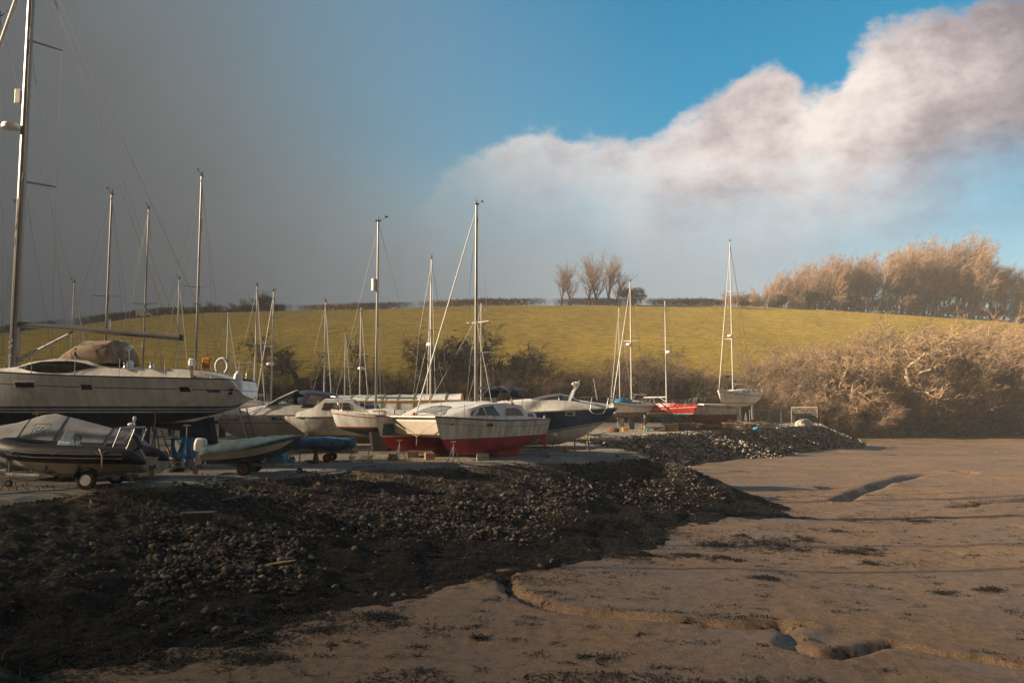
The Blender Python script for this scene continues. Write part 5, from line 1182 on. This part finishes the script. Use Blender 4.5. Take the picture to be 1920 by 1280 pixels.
MB().loft([[(x, w*cos(a), kh.zs(.7)-.02+hh*sin(a)*(1+.15*sin(3*a+x*5))) for a in np.linspace(0, pi, 9)] for x, w, hh in ((3.3, .2, .15), (2.9, .5, .5), (2.3, .7, .62), (1.7, .75, .5), (1.2, .8, .66), (.7, .6, .3))], closed=False).build('deck_tarp', CYAN, kb, smooth=True)
sailboat('sailing_boat', 1253, 82, 306, 7.8, 'red sailing boat with teal bottom in the far row', Hz(564, 82), wl=1.62, draft=1.5, fb=.80, bottom=TEAL, top=RED, stripe=GO, boom=(3.2, .7, None), radar=.50, mx=-.03, mmat=WHM, wr=.014, furl=False)
sailboat('sailing_boat', 1383, 92, 232, 10.4, 'white yacht perched high on stands, rightmost boat', Hz(456, 92), wl=2.72, draft=2.6, fb=1.22, bottom=GO, stripe=MAROON, boom=(3.8, .75, None), sp=((.34, .95), (.66, .7)), mx=.12, mmat=WHM, wr=.016, radar=.36)
# bare old hull
def old_hull():
    Y = 87; root = empty('old_hull', (xr(1330, Y), Y, 2.5), radians(207)); tag(root, 'old mastless hull, dirty white above rust brown, between the red boat and the perched yacht', 'boat hull')
    h = Hull(7.0, 2.5, [(0, .55), (.4, .42), (.75, .62), (.92, 1.1), (1, 2.55)], [(0, 2.25), (.45, 2.3), (1, 2.72)], ft=.6, e=(.5, .42, .8))
    h.mesh([(1.55, 0), (1.62, 1), (None, 1)]).build('hull', [BROWNA, GO], root, smooth=True, auto=60); h.deck(.05).build('deck', WOODD, root, smooth=True)
    MB().tube([h.pt(t, h.zs(t), 1, .01) for t in np.linspace(0, .99, 10)], .05, 5).tube([h.pt(t, h.zs(t), -1, .01) for t in np.linspace(0, .99, 10)], .05, 5).build('rail_cap', REDA, root)
    trunk([(-1.8, .8, 2.25, .7, 2.6), (1.2, .6, 2.4, .5, 2.65)]).build('cabin', GO, root)
    MB().box((0, 0, .24), (3.2, .25, .5)).build('keel', BROWNA, root)
old_hull()
# shelter tent over a boat
def tented_boat():
    Y = 46; root = empty('tented_boat', (xr(752, Y), Y, 2.5), pi); tag(root, 'boat under a long white winter tent with yellow edging, behind the catamaran', 'covered boat')
    h = Hull(8.4, 2.6, [(0, .9), (.5, .6), (.9, 1.2), (1, 2.3)], [(0, 2.1), (1, 2.35)], ft=.7); h.mesh([(1.2, 0), (None, 1)]).build('hull', [BLACKA, GW], root, smooth=True, auto=60)
    fin([(-1, .75), (1, .75), (.6, 0), (-.8, 0)], .12, 'keel', BLACKA, root)
    L0, L1 = -3.5, 3.6; z0, z1 = zr(772, Y), zr(737, Y); sec = [(-1.35, 0), (-1.3, .62), (-.9, .85), (0, 1), (.9, .85), (1.3, .62), (1.35, 0)]
    zt = lambda x: z1-(z1-z0)*.10*((x-L0)/(L1-L0))
    t = MB().loft([[(x, y, z0+(zt(x)-z0)*f-.04*(k % 2)*(f > .7)) for y, f in sec] for k, x in enumerate(np.linspace(L0, L1, 13))], closed=False).build('tent', GW, root, smooth=True, auto=50)
    for k, x in enumerate(np.linspace(L0, L1, 9)): MB().tube([(x, y*1.012, z0+(zt(x)-z0)*f+.012) for y, f in sec], .028, 5).build('tent_band', YEL if k % 4 else ORNG, t)
    for f, y in ((.62, 1.32), (.02, 1.37)):
        for s in (1, -1): MB().tube([(L0, s*y, z0+(zt(L0)-z0)*f), (L1, s*y, z0+(zt(L1)-z0)*f)], .035, 5).build('tent_edging', YEL, t)
tented_boat()
# tarpaulined tender on a launching trolley
def tender():
    Y = 36.2; root = empty('covered_tender', (xr(606, Y), Y, 2.5), pi); tag(root, 'upturned tender wrapped in a crumpled blue tarpaulin on a launching trolley', 'covered tender')
    R_ = []
    for i, x in enumerate(np.linspace(-1.45, 1.65, 15)):
        w = .62*(1-abs(x/1.9)**3)+.08; zt = 1.12-.04*abs(x); zb = .50+.06*sin(x*3)+.10*abs(x/1.6)**3
        R_.append([(x+.02*sin(k*3+i), w*cos(a)*(1+.05*sin(i*2+k)), (zt+zb)/2+(zt-zb)/2*sin(a)*(1+.08*sin(i*1.7+k*2))) for k, a in enumerate(np.linspace(0, 2*pi, 13)[:-1])])
    MB().loft(R_).build('tarpaulin', BTARP, root, smooth=True)
tender()
t = trailer(606, 36.2, 180, 2.9, 1.1, .42, -.35, 'small launching trolley with fat black wheels under the blue tarpaulin bundle', r=.19, rim=RED, guard=False, front=.9)
# ------------------------------------------------------------------ stands and blocks
props(750, 36.4, 'grey boat stand under the left bow of the catamaran', h=.95)
props(851, 34.9, 'grey boat stand under the near bow of the catamaran', h=.95)
props(1042, 45.5, 'boat stand under the navy cruiser, right of the catamaran rudder', h=.9)
props(1105, 46.5, 'boat stand under the bow of the navy cruiser', h=1.0)
props(292, 31.4, 'tall dark stand leaning up under the stripes of the big white yacht', h=2.25, m=RUB)
props(352, 31.3, 'blue legged stand holding the stern of the big white yacht', h=1.75, m=BLUP)
props(70, 31.4, 'tall dark stand under the middle of the big white yacht', h=2.2, m=RUB)
for px, Y, lab, hh in ((1398, 91, 'right hand stand under the perched white yacht', 2.2), (1362, 91, 'left hand stand under the perched white yacht', 2.2), (1385, 88.5, 'front stand leaning under the perched white yacht', 2.2), (1300, 86, 'stand under the old rust brown hull', .9), (1345, 86, 'stand at the stern of the old rust brown hull', .9), (1242, 80.5, 'stand under the teal bottom of the red boat', 1.2), (1270, 80.5, 'stand under the bow of the red boat', 1.3), (1158, 78.5, 'stand under the bow of the first far white boat', 1.3), (1202, 78.5, 'pale stand under the stern of the first far white boat', 1.3)):
    props(px, Y, lab, h=hh, m=GALV if px > 1150 else STEELB)
block('timber_block', 806, 855, 37.2, (.42, .42, .34), WOOD, 'pale square timber block under the catamaran between its hulls', 'timber block', .3)
block('timber_block', 775, 852, 38.8, (.5, .4, .34), WOODD, 'darker timber block behind the pale one under the catamaran', 'timber block', .1)
block('concrete_block', 905, 858, 36.6, (.56, .40, .34), STONEW, 'concrete block under the near keel of the catamaran', 'concrete block', .2)
block('timber_block', 738, 850, 37.2, (.45, .4, .3), WOODD, 'timber block stack beside the black keels left of the catamaran', 'timber block', .1, 2)
block('plank_stack', 500, 868, 33.2, (1.1, .35, .18), WOOD, 'low stack of yellowish planks behind the teal covered dinghy', 'plank stack', .1, 3)
block('plank_stack', 545, 866, 34.0, (1.6, .5, .14), WOOD, 'long low plank stack right of the dinghy trailer', 'plank stack', -.05, 2)
# blue bin with torn label, ladders
def bin_(px, Y, lab):
    root = empty('plastic_drum', (xr(px, Y), Y, 2.5+.45)); tag(root, lab, 'drum'); M = BLUP
    MB().loft([[(a*.40*k, b*.34*k, z) for a, b in ((-1, -.8), (-.8, -1), (.8, -1), (1, -.8), (1, .8), (.8, 1), (-.8, 1), (-1, .8))] for z, k in ((0, .9), (.05, .96), (.70, 1), (.74, 1.05), (.78, 1.05))]).build('drum_body', M, root)
    MB().add([(-.22, -.345, .74), (.05, -.345, .72), (-.02, -.344, .42), (-.12, -.343, .22), (-.20, -.344, .46)], [(0, 1, 2, 3, 4)]).build('torn_label', WHP, root)
    for x in (-.25, .25): MB().box((x, 0, -.225), (.12, .5, .45)).build('support_leg', WOODD, root)
bin_(347, 31.8, 'bright blue plastic drum with a torn white label under the big yacht stern')
def ladder(px0, py0, px1, py1, Y, m, lab, wd=.36, n=7):
    a, b = P(px0, py0, Y), P(px1, py1, Y-.9); c = a.copy(); root = empty('ladder', (b.x, b.y, 2.5)); tag(root, lab, 'ladder'); O = Vector((b.x, b.y, 2.5)); d = Vector((wd, .1, 0))/2
    b.z = 2.5
    for s in (1, -1): MB().bar(a+d*s-O, b+d*s-O, .05, .04).build('rail', m, root)
    for k in range(n):
        p = a.lerp(b, (k+.6)/n)-O; MB().tube([p-d, p+d], .018, 5).build('rung', m, root)
ladder(312, 806, 338, 868, 32.2, WOOD, 'wooden ladder leaning under the stern of the big white yacht')
ladder(455, 765, 482, 846, 38.0, RUB, 'thin dark ladder leaning on the white motor cruiser bow', .32, 9)
block('cyan_sheet', 505, 850, 33.6, (1.5, .9, .55), CYAN, 'bright cyan sheeted bundle behind the dinghy bow', 'sheeted bundle', .1)
# ------------------------------------------------------------------ clutter of the far yard
def crate(px, Y, d, m, lab, name='wooden_crate'):
    root = empty(name, (xr(px, Y), Y, 2.5), .08); tag(root, lab, 'crate'); w, dd, h = d
    for k in range(4):
        z = h*(k+.5)/4
        for s in (1, -1): MB().box((0, s*dd/2, z), (w, .04, h/4-.03)).build('slat', m, root); MB().box((s*w/2, 0, z), (.04, dd-.09, h/4-.03)).build('slat', m, root)
    for sx in (1, -1):
        for sy in (1, -1): MB().box((sx*(w/2-.06), sy*(dd/2-.065), h/2+.01), (.08, .08, h)).build('post', m, root)
crate(1290, 80.5, (1.8, 1.2, .72), WOODD, 'large grey brown slatted crate by the edge of the far bank')
def tub(px, Y, lab, m, s=1):
    root = empty('plastic_tub', (xr(px, Y), Y, 2.5)); tag(root, lab, 'tub')
    MB().loft([[(a*k*s, b*k*.8*s, z*s) for a, b in ((-.6, -.5), (-.5, -.6), (.5, -.6), (.6, -.5), (.6, .5), (.5, .6), (-.5, .6), (-.6, .5))] for z, k in ((0, .88), (.62, 1), (.64, 1.07), (.70, 1.07))]).build('tub_body', m, root)
    MB().box((0, 0, .71*s), (1.15*s, .9*s, .03)).build('lid', WHP if s > .8 else m, root)
tub(1257, 80.0, 'yellow plastic tub standing left of the slatted crate', YEL, 1.0); tub(1172, 78, 'small yellow tub under the first far white boat', YEL, .5)
def pallet(px, Y, n, lab):
    root = empty('pallet_stack', (xr(px, Y), Y, 2.5), .1); tag(root, lab, 'pallets')
    for k in range(n):
        b = MB(); z = k*.15
        for y in (-.45, 0, .45): b.box((0, y, z+.05), (1.2, .09, .09))
        for x in np.linspace(-.55, .55, 7): b.box((x, 0, z+.108), (.10, 1.0, .022))
        b.build('pallet', WOOD, root)
pallet(1366, 84, 5, 'stack of pale pallets in front of the perched yacht')
def pile(name, px, Y, n, L, m, lab, seed, hh=.5, cat='timber pile'):
    R = random.Random(seed); root = empty(name, (xr(px, Y), Y, 2.5)); tag(root, lab, cat)
    for k in range(n):
        c = Vector((R.uniform(-.9, .9), R.uniform(-.5, .5), R.uniform(.06, hh))); a = R.uniform(-.5, .5); d = Vector((cos(a), sin(a), R.uniform(-.22, .22)))*L*R.uniform(.3, .55); d.z = min(abs(d.z), max(.0, c.z-.04))*(1 if d.z > 0 else -1)
        MB().bar(c-d, c+d, R.uniform(.08, .2), R.uniform(.03, .09)).build('plank', R.choice(m), root)
pile('timber_pile', 1405, 85.5, 22, 3.2, (WOOD, WOODD, WOOD), 'untidy pile of pale planks right of the pallet stack', 5, .75)
pile('timber_pile', 1335, 82, 18, 2.6, (WOOD, WOODD, RUST), 'scatter of planks and poles between the crate and the pallets', 6, .5)
pile('timber_pile', 1440, 90, 16, 3.0, (WOODD, GRY, WHP), 'grey heap of boards and pipes in front of the mesh fence', 7, .6)
pile('timber_pile', 1225, 79.5, 10, 2.2, (WOOD, WOODD), 'few loose planks lying left of the yellow tub', 8, .25)
pile('scaffold_pile', 1120, 58, 12, 2.4, (GALV, WHP, GRY), 'bundle of pale poles and trestles beside the navy cruiser bow', 9, .5, 'pole pile')
def cone(px, Y, lab):
    root = empty('traffic_cone', (xr(px, Y), Y, 2.5)); tag(root, lab, 'cone'); MB().box((0, 0, .02), (.4, .4, .04)).build('cone_base', ORNG, root); MB().lathe([(.15, .04), (.03, .7)], 10).build('cone_body', ORNG, root)
cone(1353, 83, 'orange traffic cone left of the pallet stack'); cone(594, 36.2, 'orange red cone by the launching trolley')
def bag(px, Y, s, m, lab, seed, name='bulk_bag', cat='bag'):
    R = random.Random(seed); n = 12
    MBx = MB().loft([[(s*k*cos(a)*(1+R.uniform(-.22, .22)), s*k*sin(a)*(1+R.uniform(-.12, .12)), z*s) for a in np.linspace(0, 2*pi, n+1)[:-1]] for z, k in ((0, .62), (.08, .70), (.28, .66), (.46, .50), (.56, .26), (.60, .06))])
    o = MBx.build(name, m, None, smooth=True, loc=(xr(px, Y), Y, 2.5)); tag(o, lab, cat)
bag(1508, 98, 1.5, GC, 'beige bulk bag slumped by the last fence panel', 3); bag(1430, 90, .9, GW, 'white bag lying among the boards of the far yard', 4); bag(1417, 84, .5, CYAN, 'small blue bag on the plank pile of the far yard', 4)
bag(1150, 76, .8, RUST, 'rust brown heap under the first far white boat', 9, 'tarp_heap', 'heap')
# mesh fence panels
def fence_panel(pa, pb, h, lab, heavy=False):
    a, b = pa, pb; root = empty('mesh_fence_panel', ((a[0]+b[0])/2, (a[1]+b[1])/2, 2.5)); tag(root, lab, 'fence panel'); O = Vector(root.location)
    A, B = Vector((*a, 2.5))-O, Vector((*b, 2.5))-O; up = Vector((0, 0, h)); r = .045 if heavy else .035
    for q in (A, B): MB().tube([q, q+up], r, 6).build('post', GALV if not heavy else WOOD, root)
    MB().tube([A+up, B+up], r, 6).build('top_rail', GALV if not heavy else WOOD, root); g = MB(); L = (B-A).length; n = int(L/.14)
    for k in range(1, n): g.tube([A.lerp(B, k/n)+Vector((0, 0, .1)), A.lerp(B, k/n)+up], .008, 3)
    for z in np.arange(.15, h, .25): g.tube([A+Vector((0, 0, z)), B+Vector((0, 0, z))], .009, 3)
    g.build('mesh', GALV, root)
pp = [(1405, 96), (1443, 96.5), (1465, 97), (1484, 97.5)]
for i, lab in enumerate(('leftmost low mesh fence panel by the perched yacht', 'middle low mesh fence panel of the far yard', 'low mesh fence panel joining the tall pale framed one')):
    fence_panel((xr(*pp[i]), pp[i][1]), (xr(*pp[i+1])-.08, pp[i+1][1]), 1.95, lab)
fence_panel((xr(1484, 97.6), 97.6), (xr(1532, 95.0), 95.0), 2.3, 'tall pale framed mesh panel at the end of the far yard', True)
# blue hose along the top of the bank
pts = []
for px, py in ((-60, 942), (0, 936), (60, 931), (130, 926), (190, 918), (250, 914), (320, 909), (380, 908), (430, 903), (500, 897), (530, 892), (590, 890), (640, 886), (690, 881), (740, 876)):
    p = G(px, py-6, 2.5); pts.append(p)
fine = []
for a, b in zip(pts[:-1], pts[1:]):
    for k in range(6): 
        q = a.lerp(b, k/6); q.z = hgt(q.x, q.y)+.06; fine.append(q)
tag(MB().tube(fine, .024, 5).build('hose', ROPEB, None, smooth=True), 'long pale blue hose lying along the top edge of the near bank', 'hose')
p = G(375, 988, 1.5); z = hgt(p.x, p.y)
tag(MB().box((0, 0, .12), (.85, .5, .42)).build('timber_box', mat('dark_timber', (.06, .05, .04), .8, var=.4), None, loc=(p.x, p.y, z), rz=.1, bevel=.015), 'dark squared timber lying among the stones of the near bank', 'timber block')  # darker than the other timber
R = random.Random(12)
for k, (px, py) in enumerate(((150, 985), (165, 992), (520, 1000), (455, 960), (240, 960), (1105, 905), (1232, 862), (1010, 880))):
    p = G(px, py, 1.6); z = hgt(p.x, p.y); a = R.uniform(0, 3); d = Vector((cos(a), sin(a), 0))*R.uniform(.3, .8)
    o = MB().tube([-d, Vector((.04, .06, .08)), d+Vector((0, 0, .15))], [.03, .04, .015], 5).build('driftwood', WOODD if k % 2 else WOOD, None, loc=(p.x, p.y, z+.08)); tag(o, 'pale stick of driftwood stranded on the near bank', 'driftwood', 'driftwood sticks on the bank')
# odds and ends under the boats
def trestle(px, Y, lab):
    root = empty('trestle', (xr(px, Y), Y, 2.5), .2); tag(root, lab, 'trestle'); MB().box((0, 0, .62), (1.0, .09, .08)).build('beam', WOOD, root)
    for x in (-.4, .4):
        for s in (1, -1): MB().bar((x, s*.22, 0), (x, s*.02, .6), .05, .04).build('leg', WOOD, root)
def bucket(px, Y, m, lab):
    o = MB().lathe([(.11, 0), (.15, .27), (.16, .27), (.16, .30), (.14, .30), (.10, .03)], 12).tube([(-.15, 0, .29), (-.1, .05, .38), (.1, .05, .38), (.15, 0, .29)], .008, 4).build('bucket', m, None, smooth=True, auto=40, loc=(xr(px, Y), Y, 2.5)); tag(o, lab, 'bucket')
def coil(px, Y, m, lab):
    o = MB().tube([((.26+.05*sin(a*1.3))*cos(a), (.26+.05*sin(a*1.3))*sin(a), .04+.012*a) for a in np.linspace(0, 25, 90)], .02, 5).build('rope_coil', m, None, loc=(xr(px, Y), Y, 2.5)); tag(o, lab, 'rope')
trestle(528, 35.2, 'wooden trestle standing right of the dinghy bow'); trestle(676, 37.5, 'wooden trestle under the red striped sailing boat'); trestle(1090, 44, 'wooden trestle beside the navy motor cruiser')
bucket(548, 33, CYAN, 'blue bucket in front of the launching trolley'); bucket(662, 35.5, WHP, 'white bucket left of the catamaran'); bucket(1060, 43, YEL, 'yellow bucket under the navy motor cruiser'); bucket(1213, 77, CYAN, 'blue bucket beside the far red boat')
coil(690, 35.2, ROPEW, 'pale coil of rope lying left of the catamaran bow'); coil(1020, 38.5, ROPEB, 'blue coil of rope behind the catamaran rudder')
for px, Y, lab in ((335, 30.6, 'worn tyre lying by the blue drum'), (585, 34.4, 'worn tyre lying in front of the blue tarpaulin bundle')):
    o = MB().lathe([(.17, .02), (.26, 0), (.30, .05), (.30, .13), (.26, .18), (.17, .16), (.16, .09)], 18).build('tyre', TYRE, None, smooth=True, loc=(xr(px, Y), Y, 2.5)); tag(o, lab, 'tyre')
for px, Y, hh, lab in ((1208, 79, 1.2, 'yellow post by the stern of the first far white boat'), (1100, 60, .9, 'yellow post behind the navy cruiser bow')):
    o = MB().tube([(0, 0, 0), (0, 0, hh)], .07, 8).box((0, 0, .02), (.3, .3, .04)).build('post', YEL, None, loc=(xr(px, Y), Y, 2.5)); o.name = 'marker_post'; tag(o, lab, 'post')
# small van by the left skyline hedge
def van():
    p = P(270, 598, 236); z = hgt(p.x, 236); root = empty('van', (p.x, 236, z), .1); tag(root, 'tiny white van parked by the hedge on the left skyline', 'van')
    MB().loft([[(x, y, zz) for x, zz in ((-2.1, .4), (2.1, .4), (2.1, 1.1), (1.3, 1.25), (.8, 2.0), (-2.1, 2.0))] for y in (-.9, .9)]).build('body', GW, root, bevel=.06)
    for x in (-1.3, 1.3):
        for s in (1, -1): wheel(root, x, s*.85, .33, GRY)
    MB().box((.95, 0, 1.55), (.25, 1.86, .5)).build('window', GLASS, root)
van()
# ------------------------------------------------------------------ thin winter haze over the creek
def haze():
    o = MB().box((20, 165, 31), (780, 370, 66)).build('haze', []); tag(o, kind='stuff')
    m = bpy.data.materials.new('haze_air'); m.use_nodes = True; n = m.node_tree; n.nodes.clear()
    pv = n.nodes.new('ShaderNodeVolumePrincipled'); pv.inputs['Density'].default_value = .00042; pv.inputs['Color'].default_value = (.92, .93, .95, 1)
    oo = n.nodes.new('ShaderNodeOutputMaterial'); n.links.new(pv.outputs[0], oo.inputs['Volume']); o.data.materials.append(m)
haze()
